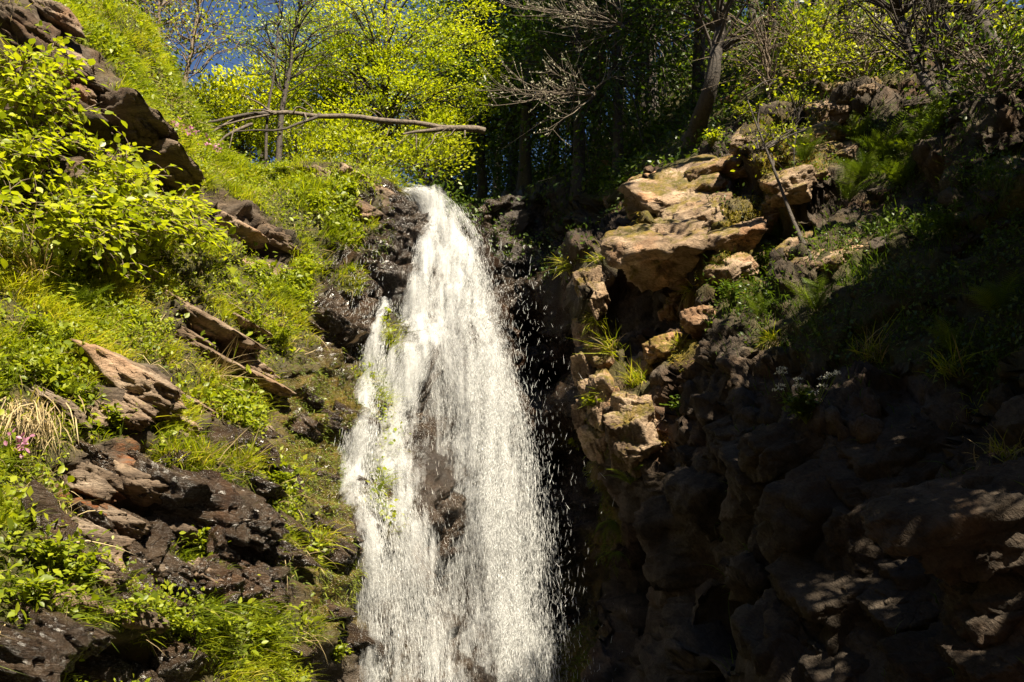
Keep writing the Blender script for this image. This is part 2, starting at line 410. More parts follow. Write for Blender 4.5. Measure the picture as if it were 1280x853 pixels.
# the stream bed cuts into the plateau behind the lip
bed = np.exp(-((X[:1] + 1.2 - .03 * back) / .8) ** 2) * sstep(.3, 2.5, back) * .3
P = np.stack([np.concatenate([X, np.broadcast_to(xs[None], YB.shape)]), np.concatenate([Y, YB]), np.concatenate([Z, ZB - bed])], -1)
for _ in range(4):                                       # round the edge at the ridge and soften
    P[1:-1, 1:-1] = .25 * (P[:-2, 1:-1] + P[2:, 1:-1] + P[1:-1, :-2] + P[1:-1, 2:]) * .6 + P[1:-1, 1:-1] * .4
NRW, NC = P.shape[:2]
dz = np.gradient(P, axis=0); dx = np.gradient(P, axis=1)
NRM = unit(np.cross(dx, dz))
B = P.reshape(-1, 3); NB3 = NRM.reshape(-1, 3)
PX, PY = project(B)

def blob(px, py, lst, soft=.35):
    """soft union of tilted ellipses given in photograph pixels, laid on the land"""
    r = np.zeros(len(px))
    for cx, cyy, rx, ry, a in lst:
        a = math.radians(a); ca, sa = math.cos(a), math.sin(a)
        u = (px - cx) * ca + (py - cyy) * sa; v = -(px - cx) * sa + (py - cyy) * ca
        r = np.maximum(r, 1 - sstep(1 - soft, 1 + soft, np.sqrt((u / rx) ** 2 + (v / ry) ** 2)))
    return r
jx = PX + 14 * fbm(B, 2.2, 4, 91); jy = PY + 14 * fbm(B, 2.2, 4, 92)
is_left = sstep(515, 470, jx)
ROCKY = [(50,75,95,55,45),(120,140,70,32,52),(175,215,60,22,52),(60,180,60,45,30),(285,275,55,22,35),(330,300,45,18,40),(270,420,66,30,36),(182,485,44,24,20),(150,522,58,16,35),
 (250,650,190,95,14),(125,600,65,42,12),(110,832,150,36,8),(430,400,40,110,8),(405,570,70,130,-4),(470,262,40,50,0),(470,330,45,80,0),(415,213,60,16,12),(440,780,70,150,0),(425,500,36,90,-6),(415,640,34,90,0),(450,300,40,50,0),(30,520,30,20,0),(395,690,60,120,0),(300,555,60,25,25)]
GREEN = [(265,588,75,26,18),(365,650,30,75,-12),(250,800,95,34,12),(160,770,60,22,20),(425,262,42,45,0),(380,370,24,55,10),(330,445,35,25,30),(250,695,26,22,0),(345,800,50,40,0),(440,345,18,20,0),(120,545,30,14,20),(20,660,75,120,0)]
rocky = blob(jx, jy, ROCKY); green = blob(jx, jy, GREEN)
veg = np.clip((1 - rocky), 0, 1) * is_left
veg = np.maximum(veg, green * is_left)
WET_SHADE = [(430,520,85,330,0),(330,660,110,110,20),(470,300,50,90,0),(560,560,140,420,0),(300,560,60,40,20),(680,560,50,400,0),(220,760,120,50,0)]  # rock wetted by spray; the cleft ellipse also deepens shade by colour
wet = blob(jx, jy, WET_SHADE) * (1 - .7 * veg)
MOSSR = [(930,285,70,32,-28),(985,230,60,30,-25),(815,300,24,30,0),(905,330,40,40,-40),(795,545,22,12,0),(1010,190,60,26,-20),(860,430,40,16,-50),(930,590,20,14,0),(1250,270,50,20,-20)]
moss = blob(jx, jy, MOSSR, .5)
moss = np.maximum(moss, green * .5)
moss = np.maximum(moss, .7 * blob(jx, jy, [(405,560,60,120,0),(745,700,14,160,0),(730,840,30,120,0),(420,720,40,90,0)], .5))
GRR = [(1130,425,190,45,6),(1110,190,70,40,-15),(1250,330,60,130,0),(930,370,40,35,0),(1150,330,120,60,0),(760,330,24,12,0),(740,395,22,20,0),(760,470,18,30,0),(735,540,25,20,0),(800,480,18,20,0),(1040,90,140,30,-15)]
vegr = blob(jx, jy, GRR, .5) * (1 - is_left)
veg = np.maximum(veg, .8 * vegr)
behind = np.zeros((NRW, NC)); behind[NR - 4:] = 1; behind = behind.ravel()
veg = np.maximum(veg, behind * .85); wet = wet * (1 - behind)
rust = blob(jx, jy, [(140,640,60,14,32),(190,590,50,14,35),(120,600,40,12,30),(930,590,25,25,0),(795,540,25,14,0),(60,600,40,14,0)], .5)

# blocks and ledges that follow the layers; bigger steps on bare rock
q = Vector(STRATA).rotation_difference(Vector((0, 0, 1))).to_matrix(); Rq = np.array(q)
Wp = B + .16 * np.stack([fbm(B, 1.1, 3, 31 + k) for k in range(3)], 1)
Sx = Wp @ Rq.T
right = sstep(640, 760, PX)
big, crk1 = facets(Sx * np.array([.75, .75, 1.7]) + 3.1, 11)
mid, crk2 = facets(Sx * np.array([1.9, 1.9, 5.0]) + 8.3, 23)
sml, crk3 = facets(Sx * np.array([5.0, 5.0, 15.0]) + 1.7, 37)
bare = np.clip(1 - veg, 0, 1)
# on the shaded buttress and in the cleft the blocks stand more upright
Bw = B + .05 * np.stack([fbm(B, 1.6, 3, 81 + k) for k in range(3)], 1)
up, crk4 = facets(Bw * np.array([1.0, .75, .42]) + 5.0, 51); up2, crk5 = facets(Bw * np.array([2.2, 1.8, 1.0]) + 2.0, 57)
dl = .17 * big + .10 * mid + .045 * sml
dr = .30 * up + .12 * up2
d = dl * (1 - right) + dr * right
d = d - (.06 * (1 - sstep(0, .12, crk2)) + .025 * (1 - sstep(0, .14, crk3))) * (1 - right) - (.05 * (1 - sstep(0, .10, crk5))) * right
d = d + (.05 * fbm(B, 3.0, 4, 71) + .016 * fbm(B, 14.0, 3, 77)) * (1 - .6 * right)
amp = .30 + .70 * bare
amp = amp * (1 - .6 * behind)
nrm_d = unit(NB3 * np.array([1, 1, .55]))
D = B + nrm_d * (d * amp)[:, None] + np.stack([np.zeros(len(B)), np.zeros(len(B)), .10 * fbm(B, .8, 3, 5) * veg], 1)
farfade = (np.abs(B[:, 0]) < 12)
D = np.where(farfade[:, None], D, B)
G = D.reshape(NRW, NC, 3)
# steep side faces have long grid cells: relax them so that no saw-tooth steps remain
for _ in range(5):
    sx_ = np.linalg.norm(np.gradient(G, axis=1), axis=2); wt = sstep(.05, .12, sx_)
    wt[1:-1] = np.maximum(wt[1:-1], np.maximum(wt[:-2], wt[2:])); wt[:, np.abs(xs) > 8] = 0
    A_ = G.copy(); A_[1:-1, 1:-1] = .25 * (G[:-2, 1:-1] + G[2:, 1:-1] + G[1:-1, :-2] + G[1:-1, 2:])
    A_[:, :, 0] = G[:, :, 0] * .5 + A_[:, :, 0] * .5
    G = G * (1 - .8 * wt[..., None]) + A_ * (.8 * wt[..., None])
D = G.reshape(-1, 3)
n2_ = unit(np.cross(np.gradient(G, axis=1), np.gradient(G, axis=0))).reshape(-1, 3)
fa, fc = facets(D * np.array([2.4, 2.4, 1.8]) + 4.4, 61); fb, fd = facets(D * np.array([9, 9, 7]) + 6.1, 67)
D = D + n2_ * ((0.095 * fa + .03 * fb - .035 * (1 - sstep(0, .08, fc)) - .012 * (1 - sstep(0, .10, fd))) * right * (1 - behind) * (.3 + .7 * bare) * farfade)[:, None]
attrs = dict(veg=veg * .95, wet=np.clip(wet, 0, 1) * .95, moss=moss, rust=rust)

idx = np.arange(NRW * NC).reshape(NRW, NC)
def cut(r0, r1, c0, c1):
    sub = idx[r0:r1 + 1, c0:c1 + 1]; n, m = sub.shape
    loc = np.arange(n * m).reshape(n, m)
    F = np.stack([loc[:-1, :-1], loc[:-1, 1:], loc[1:, 1:], loc[1:, :-1]], -1).reshape(-1, 4)
    s = sub.ravel()
    return D[s], F, {k: v[s] for k, v in attrs.items()}
def col_of(x): return int(np.searchsorted(xs, x))
c_a, c_b = col_of(-1.75), col_of(1.05)
SETTING = {}
for nm, r0, r1, c0, c1 in (('grassy_bank', 0, NR, 0, c_a), ('gorge_wall', 0, NR, c_a, c_b), ('rock_buttress', 0, NR, c_b, NC - 1), ('hillside', NR, NRW - 1, 0, NC - 1)):
    V_, F_, A_ = cut(r0, r1, c0, c1)
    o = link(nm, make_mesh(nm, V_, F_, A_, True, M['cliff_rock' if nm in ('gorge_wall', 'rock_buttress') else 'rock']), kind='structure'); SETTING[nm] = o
SETTING['grassy_bank']['label'] = 'steep sunlit bank of grass and layered rock left of the waterfall'
SETTING['gorge_wall']['label'] = 'dark wet rock wall and cleft behind the falling water'
SETTING['rock_buttress']['label'] = 'shaded brown rock buttress and cliff right of the waterfall'
SETTING['hillside']['label'] = 'wooded hillside rising behind the gorge rim'
# low-cost tree for finding points on the land
sub = idx[::2, ::2]; n_, m_ = sub.shape; loc_ = np.arange(n_ * m_).reshape(n_, m_)
bv = BVHTree.FromPolygons(D[sub.ravel()].tolist(), np.stack([loc_[:-1, :-1], loc_[:-1, 1:], loc_[1:, 1:], loc_[1:, :-1]], -1).reshape(-1, 4).tolist())
def hit(px, py, off=0.0):
    """point of the land seen at that place of the photograph, and the land's normal there"""
    r = ray(px, py); p, n, i, dd = bv.ray_cast(Vector(CAM), Vector(r))
    if p is None: return at(px, py, 13.5), np.array([0, -.5, .8])
    n = np.array(n); n = n if n @ r < 0 else -n
    return np.array(p) + n * off, n
def ground_z(x, y):
    p, n, i, dd = bv.ray_cast(Vector((x, y, 60)), Vector((0, 0, -1)))
    return p.z if p is not None else 8.0

# valley floor and the pool the water falls into (below the picture); unseen valley sides raised to block sky light
gx = np.linspace(-80, 80, 60); gy = np.linspace(-80, 16, 50); GX, GY = np.meshgrid(gx, gy)
gp = np.stack([GX.ravel(), GY.ravel(), np.zeros(GX.size)], 1); gp[:, 2] = -.25 + .18 * fbm(gp, .35, 4, 3) + np.minimum(26, .95 * np.maximum(0, np.maximum(-6 - gp[:, 1], np.abs(gp[:, 0]) - 8.5)) * sstep(9, 3, gp[:, 1]))
gi = np.arange(GX.size).reshape(GX.shape)
link('ground', make_mesh('ground', gp, np.stack([gi[:-1, :-1], gi[:-1, 1:], gi[1:, 1:], gi[1:, :-1]], -1).reshape(-1, 4), dict(wet=np.full(len(gp), .5), veg=sstep(.5, 1.5, gp[:, 2])), True, M['rock']), kind='structure')

# ------------------------------------------------------------------ rocks: angular blocks set into the bank and the cliff
import bmesh
def ico(sub):
    bm = bmesh.new(); bmesh.ops.create_icosphere(bm, subdivisions=sub, radius=1)
    V = np.array([v.co[:] for v in bm.verts]); F = np.array([[v.index for v in f.verts] for f in bm.faces]); bm.free()
    return V, F
ICO4 = ico(5)
ROCKM = []
for k in range(6):
    V0, F0 = ICO4
    r_ = np.random.default_rng(100 + k)
    nn = unit(r_.normal(size=(13, 3)) * np.array([1, 1, .7])); dd_ = r_.uniform(.62, .98, 13)
    nn = np.vstack([nn, [[0, 0, 1], [0, 0, -1]], unit(r_.normal(size=(2, 3)) * np.array([.12, .12, 1]))]); dd_ = np.concatenate([dd_, [.52, .6, .5, .55]])
    rad = np.min(np.where(V0 @ nn.T > .05, dd_ / np.maximum(V0 @ nn.T, .05), 9), axis=1)
    V = V0 * rad[:, None]
    Vs_ = V * np.array([1, 1, 1.0])
    step, ck = facets(Vs_ * np.array([1.6, 1.6, 3.0]) + k * 3.3, 200 + k)
    fine_, ck2 = facets(Vs_ * np.array([4.2, 4.2, 8.0]) + k * 2.1, 230 + k)
    V = V + unit(V * np.array([1, 1, .3])) * (.09 * step - .06 * (1 - sstep(0, .14, ck)) + .035 * fine_ - .025 * (1 - sstep(0, .15, ck2)) + .03 * fbm(V, 4, 4, k))[:, None]
    ROCKM.append((V, F0))
for k in range(6):                                     # massive, unlayered blocks of the buttress
    V0, F0 = ICO4
    r_ = np.random.default_rng(300 + k)
    nn = unit(np.vstack([np.vstack([np.eye(3), -np.eye(3)]) + .16 * r_.normal(size=(6, 3)), r_.normal(size=(4, 3))])); dd_ = np.concatenate([r_.uniform(.6, .8, 6), r_.uniform(.7, .95, 4)])
    rad = np.min(np.where(V0 @ nn.T > .05, dd_ / np.maximum(V0 @ nn.T, .05), 9), axis=1)
    V = V0 * np.minimum(rad, 1.25)[:, None]
    step, ck = facets(V * np.array([1.6, 1.6, 1.3]) + k * 3.3, 400 + k); fine_, ck2 = facets(V * np.array([4.5, 4.5, 3.0]) + k * 1.3, 430 + k)
    V = V + unit(V) * (.12 * step - .06 * (1 - sstep(0, .10, ck)) + .05 * fine_ - .03 * (1 - sstep(0, .12, ck2)) + .012 * fbm(V, 5, 4, k + 50))[:, None]
    ROCKM.append((V, F0))
rock_me = {}
def rock_mesh(k):
    if k not in rock_me:
        V, F0 = ROCKM[k]
        rock_me[k] = make_mesh('rock', V, F0, None, False, M['loose_rock'])
    return rock_me[k]
def rock(px, py, sx, sy, sz, turn=0.0, sink=.25, kind='loose_rock', nrm=STRATA, seed=None, parent='grassy_bank', name='rock'):
    p, n = hit(px, py)
    k = random.randrange(6) + (6 if parent != 'grassy_bank' and name == 'rock' else 0)
    o = link(name, rock_mesh(k), SETTING[parent])
    o.material_slots[0].link = 'OBJECT'; o.material_slots[0].material = M[kind]
    qn = Vector((0, 0, 1)).rotation_difference(Vector(nrm)); qt = Quaternion((0, 0, 1), math.radians(turn))
    o.rotation_mode = 'QUATERNION'; o.rotation_quaternion = qn @ qt
    o.scale = (sx, sy, sz); o.location = p - n * (sink * min(sx, sy, sz) * 1.5)
    return o
LEDGE = unit(np.array([.50, .30, .80])); WLEDGE = unit(np.array([.42, .18, .88]))
# crag at the top of the bank
for a in [(28,40,.9,.6,.35,20),(75,75,.8,.5,.30,35),(60,115,.7,.5,.28,10),(115,110,.6,.4,.25,40),(130,155,.55,.35,.25,30),(30,150,.6,.4,.28,0),(165,185,.5,.3,.2,35),(95,170,.5,.3,.2,60),
          (155,85,.28,.2,.16,0),(200,235,.4,.25,.18,40),(230,265,.4,.25,.15,30),(15,95,.6,.45,.3,70)]:
    rock(a[0], a[1], a[2] * .62, a[3] * .62, a[4] * .7, a[5], .1, nrm=LEDGE if (a[0] + a[1]) % 3 else STRATA, kind='rock')  # darker rock chosen to deepen the shade on the crag
for k in range(40):
    f = random.random(); px = 10 + 170 * f + random.gauss(0, 22); py = 40 + 150 * f + random.gauss(0, 30) + (30 if f < .3 else 0); sz_ = random.uniform(.14, .34)
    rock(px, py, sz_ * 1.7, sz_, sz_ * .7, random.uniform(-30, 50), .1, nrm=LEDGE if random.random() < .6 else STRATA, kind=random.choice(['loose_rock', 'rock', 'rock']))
# sunlit slabs
for a in [(255,395,.85,.30,.16,-8),(285,430,.85,.32,.18,-12),(250,425,.7,.25,.14,0),(318,460,.5,.22,.14,-5),(300,395,.5,.2,.12,-20),(185,480,.5,.34,.26,10),(170,500,.5,.2,.14,0),
          (150,520,.5,.18,.16,-10),(120,508,.4,.16,.14,-10),(225,530,.55,.24,.2,0),(200,520,.3,.2,.15,40),(290,275,.4,.26,.2,10),(340,300,.42,.22,.18,0),(320,330,.3,.2,.14,0),(350,345,.3,.2,.12,30),
          (395,219,.36,.3,.24,0),(430,216,.36,.3,.24,20),(455,226,.36,.3,.26,0),(375,229,.26,.25,.2,50)]:
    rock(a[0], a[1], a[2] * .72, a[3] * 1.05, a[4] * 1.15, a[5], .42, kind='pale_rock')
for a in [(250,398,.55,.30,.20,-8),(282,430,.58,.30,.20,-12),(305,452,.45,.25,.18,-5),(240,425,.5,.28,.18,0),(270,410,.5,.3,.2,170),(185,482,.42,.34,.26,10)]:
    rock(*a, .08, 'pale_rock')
# wet ledges at the foot of the bank
for a in [(120,590,.55,.3,.2,0),(175,600,.6,.26,.18,-15),(140,640,.7,.22,.15,-25),(110,660,.45,.2,.18,0),(215,625,.5,.3,.22,0),(200,660,.5,.3,.22,20),(270,640,.55,.35,.3,0),(300,625,.6,.35,.32,30),
          (320,670,.5,.3,.28,0),(240,660,.45,.28,.22,0),(180,715,.5,.3,.22,10),(200,745,.4,.25,.2,0),(160,735,.4,.26,.2,30),(225,725,.35,.26,.2,0),(280,725,.4,.3,.24,0),(255,750,.4,.2,.16,0),(190,765,.2,.16,.14,0),
          (305,745,.3,.22,.2,0),(330,720,.35,.3,.22,0),(310,560,.5,.2,.16,0),(345,590,.5,.3,.2,0),(60,815,.55,.35,.25,0),(120,830,.5,.35,.25,20),(170,840,.4,.3,.22,0),(215,840,.4,.3,.3,0),(100,780,.4,.22,.18,0),(20,800,.5,.3,.2,0)]:
    rock(a[0], a[1], a[2] * .66, a[3] * .95, a[4] * 1.1, a[5], .30, kind='wet_rock' if (a[0] > 190 or a[1] > 690) else 'loose_rock', nrm=WLEDGE)
for k in range(110):     # broken pieces on the ledges
    px, py = random.gauss(225, 85), random.gauss(665, 65)
    if not (70 < px < 400 and 540 < py < 780): continue
    s_ = random.uniform(.06, .2)
    rock(px, py, s_ * 1.25, s_, s_ * .8, random.uniform(0, 360), .25, 'wet_rock' if random.random() < .65 or px > 260 else 'loose_rock', nrm=WLEDGE if random.random() < .7 else unit(rng.normal(size=3) + np.array([0, 0, 1.5])))
for a in [(140,640,.4,.2,.16,-25),(185,592,.36,.2,.14,-20),(120,605,.3,.2,.14,0),(160,655,.3,.16,.12,-20)]:
    rock(*a, .25, 'rust_rock', nrm=WLEDGE)
for a in [(470,235,.34,.34,.34,0),(488,255,.34,.3,.36,40),(455,262,.3,.3,.3,0),(495,285,.28,.28,.34,0),(445,230,.34,.3,.24,0),(478,275,.3,.3,.3,60)]:   # knob beside the lip
    rock(*a, .35, 'wet_rock' if a[0] > 470 else 'loose_rock')
for k in range(46):      # rim of the waterfall
    px = random.choice([random.gauss(420, 35), random.gauss(450, 25)]); py = random.uniform(240, 840)
    s = random.uniform(.12, .3)
    rock(px, py, s * 1.15, s, s * .8, random.uniform(-90, 90), .5, 'wet_rock', parent='grassy_bank' if px < 440 else 'gorge_wall')
for k in range(14):      # stones showing in the grass
    px, py = random.uniform(0, 400), random.uniform(260, 560)
    s = random.uniform(.08, .2)
    rock(px, py, s * 1.6, s, s * .5, random.uniform(-30, 30), .2)
for k, (px, py) in enumerate([(733,352),(746,385),(736,415),(750,438),(733,462),(748,488),(730,518),(752,522),(772,540),(786,512),(800,545),(776,562),(745,552),(760,500),(792,572)]):
    s = random.uniform(.15, .24)
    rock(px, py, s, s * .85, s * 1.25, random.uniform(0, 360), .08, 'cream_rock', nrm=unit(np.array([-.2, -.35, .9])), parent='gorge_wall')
# right side: pale block, blocks of the lit rib, buttress faces
UPR = unit(np.array([-.35, -.55, .76])); SLB = unit(np.array([-.22, -.72, .66])); VER = unit(np.array([-.3, -.9, .25]))
for a, nr in [((858,240,.85,.75,.42,20), SLB), ((838,312,.62,.55,.40,0), SLB), ((862,300,.6,.5,.40,60), SLB), ((880,262,.5,.5,.3,50), SLB), ((820,230,.4,.35,.3,0), UPR), ((880,220,.5,.4,.25,40), UPR), ((905,215,.4,.3,.25,0), UPR), ((812,295,.3,.3,.3,0), UPR), ((870,280,.4,.4,.3,70), UPR),
              ((925,300,.4,.3,.2,0), UPR), ((915,335,.35,.25,.2,30), UPR), ((965,270,.4,.3,.22,0), UPR), ((990,230,.35,.26,.2,0), UPR), ((1020,170,.4,.3,.2,0), UPR), ((1060,190,.4,.25,.2,30), UPR),((1040,140,.4,.3,.2,0), UPR),
              ((855,395,.26,.24,.36,0), VER), ((835,400,.16,.16,.22,0), VER), ((830,430,.2,.2,.2,0), VER), ((880,400,.2,.2,.3,0), VER), ((845,370,.24,.2,.14,0), UPR),
              ((735,345,.2,.16,.16,0), UPR), ((745,375,.2,.18,.22,0), VER), ((728,440,.12,.1,.14,0), VER), ((745,430,.16,.14,.2,0), VER), ((755,455,.14,.12,.2,0), VER), ((722,465,.1,.1,.12,0), VER), ((740,480,.14,.14,.2,0), VER), ((735,510,.2,.14,.2,0), VER),
              ((790,530,.3,.2,.34,0), VER), ((800,515,.22,.2,.3,0), VER), ((755,545,.22,.16,.18,0), UPR), ((752,560,.12,.12,.2,0), VER), ((790,560,.3,.22,.2,0), VER), ((805,460,.2,.2,.2,0), VER), ((820,440,.2,.16,.16,0), VER),
              ((760,210,.2,.16,.3,0), VER), ((765,260,.2,.16,.3,0), VER)]:
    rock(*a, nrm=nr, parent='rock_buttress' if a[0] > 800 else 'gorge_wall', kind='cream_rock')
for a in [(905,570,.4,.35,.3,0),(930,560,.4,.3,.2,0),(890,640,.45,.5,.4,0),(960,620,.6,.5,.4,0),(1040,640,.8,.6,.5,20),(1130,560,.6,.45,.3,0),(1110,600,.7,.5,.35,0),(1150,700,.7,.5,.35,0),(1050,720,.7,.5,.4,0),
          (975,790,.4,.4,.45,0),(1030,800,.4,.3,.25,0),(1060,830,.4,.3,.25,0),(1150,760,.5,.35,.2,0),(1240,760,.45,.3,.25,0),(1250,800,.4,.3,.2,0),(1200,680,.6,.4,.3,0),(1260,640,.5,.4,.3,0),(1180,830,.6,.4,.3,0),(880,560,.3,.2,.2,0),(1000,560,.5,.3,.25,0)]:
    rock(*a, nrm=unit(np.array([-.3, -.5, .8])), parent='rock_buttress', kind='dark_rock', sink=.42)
for k in range(60):
    px, py = random.uniform(900, 1280), random.uniform(90, 330)
    s = random.uniform(.08, .26)
    rock(px, py, s * 1.5, s, s * .7, random.uniform(0, 360), .5, nrm=UPR, parent='rock_buttress', kind='cream_rock' if px < 1090 else 'dark_rock')  # lighter copy on the sunlit stones, darker copy on the shaded ones

# ------------------------------------------------------------------ falling water
STREAMS = [  # (px, py, half width px), share of the drops, spread outwards from the rock in metres
 ([(516,243,9),(530,247,17),(546,268,22),(558,305,30),(560,350,38),(555,400,41),(565,440,46),(581,500,52),(588,570,55),(588,640,56),(595,720,60),(601,860,68)], .46, .16),
 ([(542,262,8),(538,300,12),(530,345,15),(524,390,17),(526,425,27),(508,470,34),(488,540,38),(494,620,40),(512,700,44),(530,780,46),(542,860,50)], .22, .11),
 ([(482,380,4),(473,420,6),(464,470,8),(456,530,11),(447,590,15),(458,640,17),(468,700,23),(474,780,29),(478,860,36)], .14, .08),
 ([(562,285,8),(586,340,15),(600,400,20),(612,470,25),(625,550,28),(636,640,31),(644,740,35),(650,860,39)], .18, .24)]
wf = thing('waterfall', 'white waterfall breaking into spray down the wet rock face', 'waterfall', at(545, 250, 13.6), kind='structure')
wf_loc = np.array(wf.location)
drop_pos, drop_dir, drop_sz, drop_r = [], [], [], []
def stream_axis(pts, n=90):
    A = spline(np.array(pts, float), n); return A
TVERT = []
sheetV, sheetF, sheetU, sheetE, nsv = [], [], [], [], 0
for pts, share, outw in STREAMS:
    A = stream_axis(pts)
    S3 = np.array([hit(a[0], a[1])[0] for a in A]); 
    # water does not follow every step of the rock: keep the outermost run and let it fall
    yv = S3[:, 1].copy()
    for i in range(1, len(yv)): yv[i] = min(yv[i], yv[i - 1] + .004)
    yv = np.convolve(np.pad(yv, 5, 'edge'), np.ones(11) / 11, 'valid')
    A3 = np.array([at(a[0], a[1], y) for a, y in zip(A, yv)]) 
    wm = A[:, 2] / 640 * TANH * yv
    # sheet
    nu = 15; us = np.linspace(-1, 1, nu)
    for layer in range(3):
        gv = A3[:, None] + np.stack([us[None] * wm[:, None] * (1.1 + .25 * layer), -(.05 + .07 * layer) - .10 * (1 - us[None] ** 2) + 0 * wm[:, None], 0 * us[None] + 0 * wm[:, None]], -1)
        f = gv.reshape(-1, 3); gv = f + .06 * np.stack([fbm(f * np.array([1, 1, .35]) + layer * 9, 3.0, 3, 300 + k) for k in range(3)], 1)
        sheetV.append(gv)
        li = np.arange(len(A) * nu).reshape(len(A), nu) + nsv
        sheetF.append(np.stack([li[:-1, :-1], li[:-1, 1:], li[1:, 1:], li[1:, :-1]], -1).reshape(-1, 4)); nsv += len(gv)
        e = (1 - np.abs(us) ** 2.2)[None] * (np.linspace(.9, .55, len(A))[:, None] if outw < .3 else np.linspace(.4, .25, len(A))[:, None])
        sheetE.append(e.ravel())
    nd = int(190000 * share)
    t = rng.random(nd) ** .85 * (len(A) - 1.01); i = t.astype(int); f = (t - i)[:, None]
    c = A3[i] * (1 - f) + A3[i + 1] * f; wv = wm[i] * (1 - f[:, 0]) + wm[i + 1] * f[:, 0]
    # drops gather into strands that run down with the flow, some thick, some thin
    nst_ = 46; sw = rng.lognormal(0, .9, nst_); sid = rng.choice(nst_, nd, p=sw / sw.sum())
    s0 = np.clip(rng.normal(size=nst_) * .62, -1.5, 1.5)
    if outw > .2: s0 = np.clip(np.abs(rng.normal(size=nst_)) * 1.0 - .45, -.8, 1.9)
    lat = s0[sid] + .30 * vnoise(np.stack([sid * 3.7, t * .045, sid * 1.3], 1), 41) + rng.normal(size=nd) * np.where(rng.random(nd) < .3, .30, .065)
    gate = vnoise(np.stack([sid * 5.1, t * .10, sid * 0 + 2.0], 1), 43)
    keep = rng.random(nd) < np.clip(.52 + 1.25 * gate, .04, 1)
    fall = t / len(A)
    out = rng.gamma(1.6, outw * .35, nd) * (.35 + fall)
    p = c + np.stack([lat * wv + .03 * rng.normal(size=nd), -.06 - out, rng.normal(size=nd) * .03], 1)
    tang = A3[i + 1] - A3[i]
    dr_ = unit(tang) * 1.0 + rng.normal(size=(nd, 3)) * np.array([.05, .05, .1])
    drop_pos.append(p[keep]); drop_dir.append(dr_[keep]); drop_sz.append((rng.lognormal(-.1, .4, nd) * np.where(rng.random(nd) < .985, .0018, .0030))[keep]); drop_r.append(rng.random(nd)[keep])
# stray spray on the shaded side and splashes off the ledges
ns = 20000
sp = np.stack([622 + rng.gamma(1.8, 17, ns), 300 + 560 * rng.random(ns) ** .7], 1)
sp[:, 0] = np.where(rng.random(ns) < .2, rng.normal(450, 16, ns), sp[:, 0] - (860 - sp[:, 1]) * .10)
yy = 12.4 - (sp[:, 1] - 300) / 560 * 1.6 - rng.random(ns) * .6
drop_pos.append(np.array([at(a, b, c) for (a, b), c in zip(sp, yy)])); drop_dir.append(np.array([0, 0, -1.]) + rng.normal(size=(ns, 3)) * .3); drop_sz.append(rng.lognormal(-.35, .5, ns) * np.where(rng.random(ns) < .92, .0018, .0034)); drop_r.append(rng.random(ns))
dp, ddir, ds, drr = map(np.concatenate, (drop_pos, drop_dir, drop_sz, drop_r))
d1, s1, u1 = frame(ddir, (.3, 1, .1))
n = len(dp)
lenf = np.where(ds > .0032, 2 + 4 * rng.random(n) ** 1.5, 9 + 24 * rng.random(n))
tv = np.zeros((n, 4, 3))
tv[:, 3] = dp - d1 * (ds * lenf)[:, None]
for k in range(3):
    a = k / 3 * 2 * math.pi + 1.1
    tv[:, k] = dp + d1 * (ds * lenf * .6)[:, None] + (s1 * math.cos(a) + u1 * math.sin(a)) * ds[:, None] * 1.15
tf = np.array([[0, 1, 2], [3, 1, 0], [3, 2, 1], [3, 0, 2]])
m, t, out = new_mat('white_water')
df = N(t, 'ShaderNodeBsdfPrincipled'); df.inputs['Base Color'].default_value = (.80, .80, .80, 1); df.inputs['Roughness'].default_value = .35
tl = N(t, 'ShaderNodeBsdfTranslucent'); tl.inputs[0].default_value = (.80, .80, .80, 1)
mx = N(t, 'ShaderNodeMixShader'); df.inputs['Specular IOR Level'].default_value = .1; mx.inputs[0].default_value = .5; L(t, df.outputs[0], mx.inputs[1]); L(t, tl.outputs[0], mx.inputs[2]); L(t, mx.outputs[0], out.inputs[0])
M['drop'] = m
o = link('droplets', make_mesh('droplets', tv.reshape(-1, 3) - wf_loc, (np.arange(n)[:, None, None] * 4 + tf[None]).reshape(-1, 3), None, True, M['drop']), wf, 'stuff')
m, t, out = new_mat('thin_falling_water')
g = N(t, 'ShaderNodeNewGeometry'); mp = N(t, 'ShaderNodeMapping'); mp.inputs['Scale'].default_value = (1, .5, .16); L(t, g.outputs['Position'], mp.inputs[0])
na = noise(t, mp.outputs[0], 9, 7, .62, .3); nb = noise(t, g.outputs['Position'], 26, 5, .75)
ncs = noise(t, mp.outputs[0], 55, 4, .7)
al = mathn(t, 'ADD', mathn(t, 'ADD', mathn(t, 'MULTIPLY', na, .86), mathn(t, 'MULTIPLY', nb, .12)), mathn(t, 'MULTIPLY', ncs, .18))
al = mathn(t, 'ADD', al, mathn(t, 'MULTIPLY_ADD', attr(t, 'edge'), .42, -.42))
al = ramp(t, al, [(.34, (0, 0, 0)), (.50, (.30, .30, .30)), (.68, (.85, .85, .85))])
mx0 = N(t, 'ShaderNodeMixShader'); L(t, al, mx0.inputs[0])
trn = N(t, 'ShaderNodeBsdfTransparent')
df = N(t, 'ShaderNodeBsdfPrincipled'); df.inputs['Base Color'].default_value = (.78, .78, .78, 1); df.inputs['Roughness'].default_value = .4
tl = N(t, 'ShaderNodeBsdfTranslucent'); tl.inputs[0].default_value = (.78, .78, .78, 1)
mx = N(t, 'ShaderNodeMixShader'); mx.inputs[0].default_value = .4; L(t, df.outputs[0], mx.inputs[1]); L(t, tl.outputs[0], mx.inputs[2])
bp = N(t, 'ShaderNodeBump'); bp.inputs['Strength'].default_value = .8; bp.inputs['Distance'].default_value = .05; L(t, nb, bp.inputs['Height']); L(t, bp.outputs[0], df.inputs['Normal'])
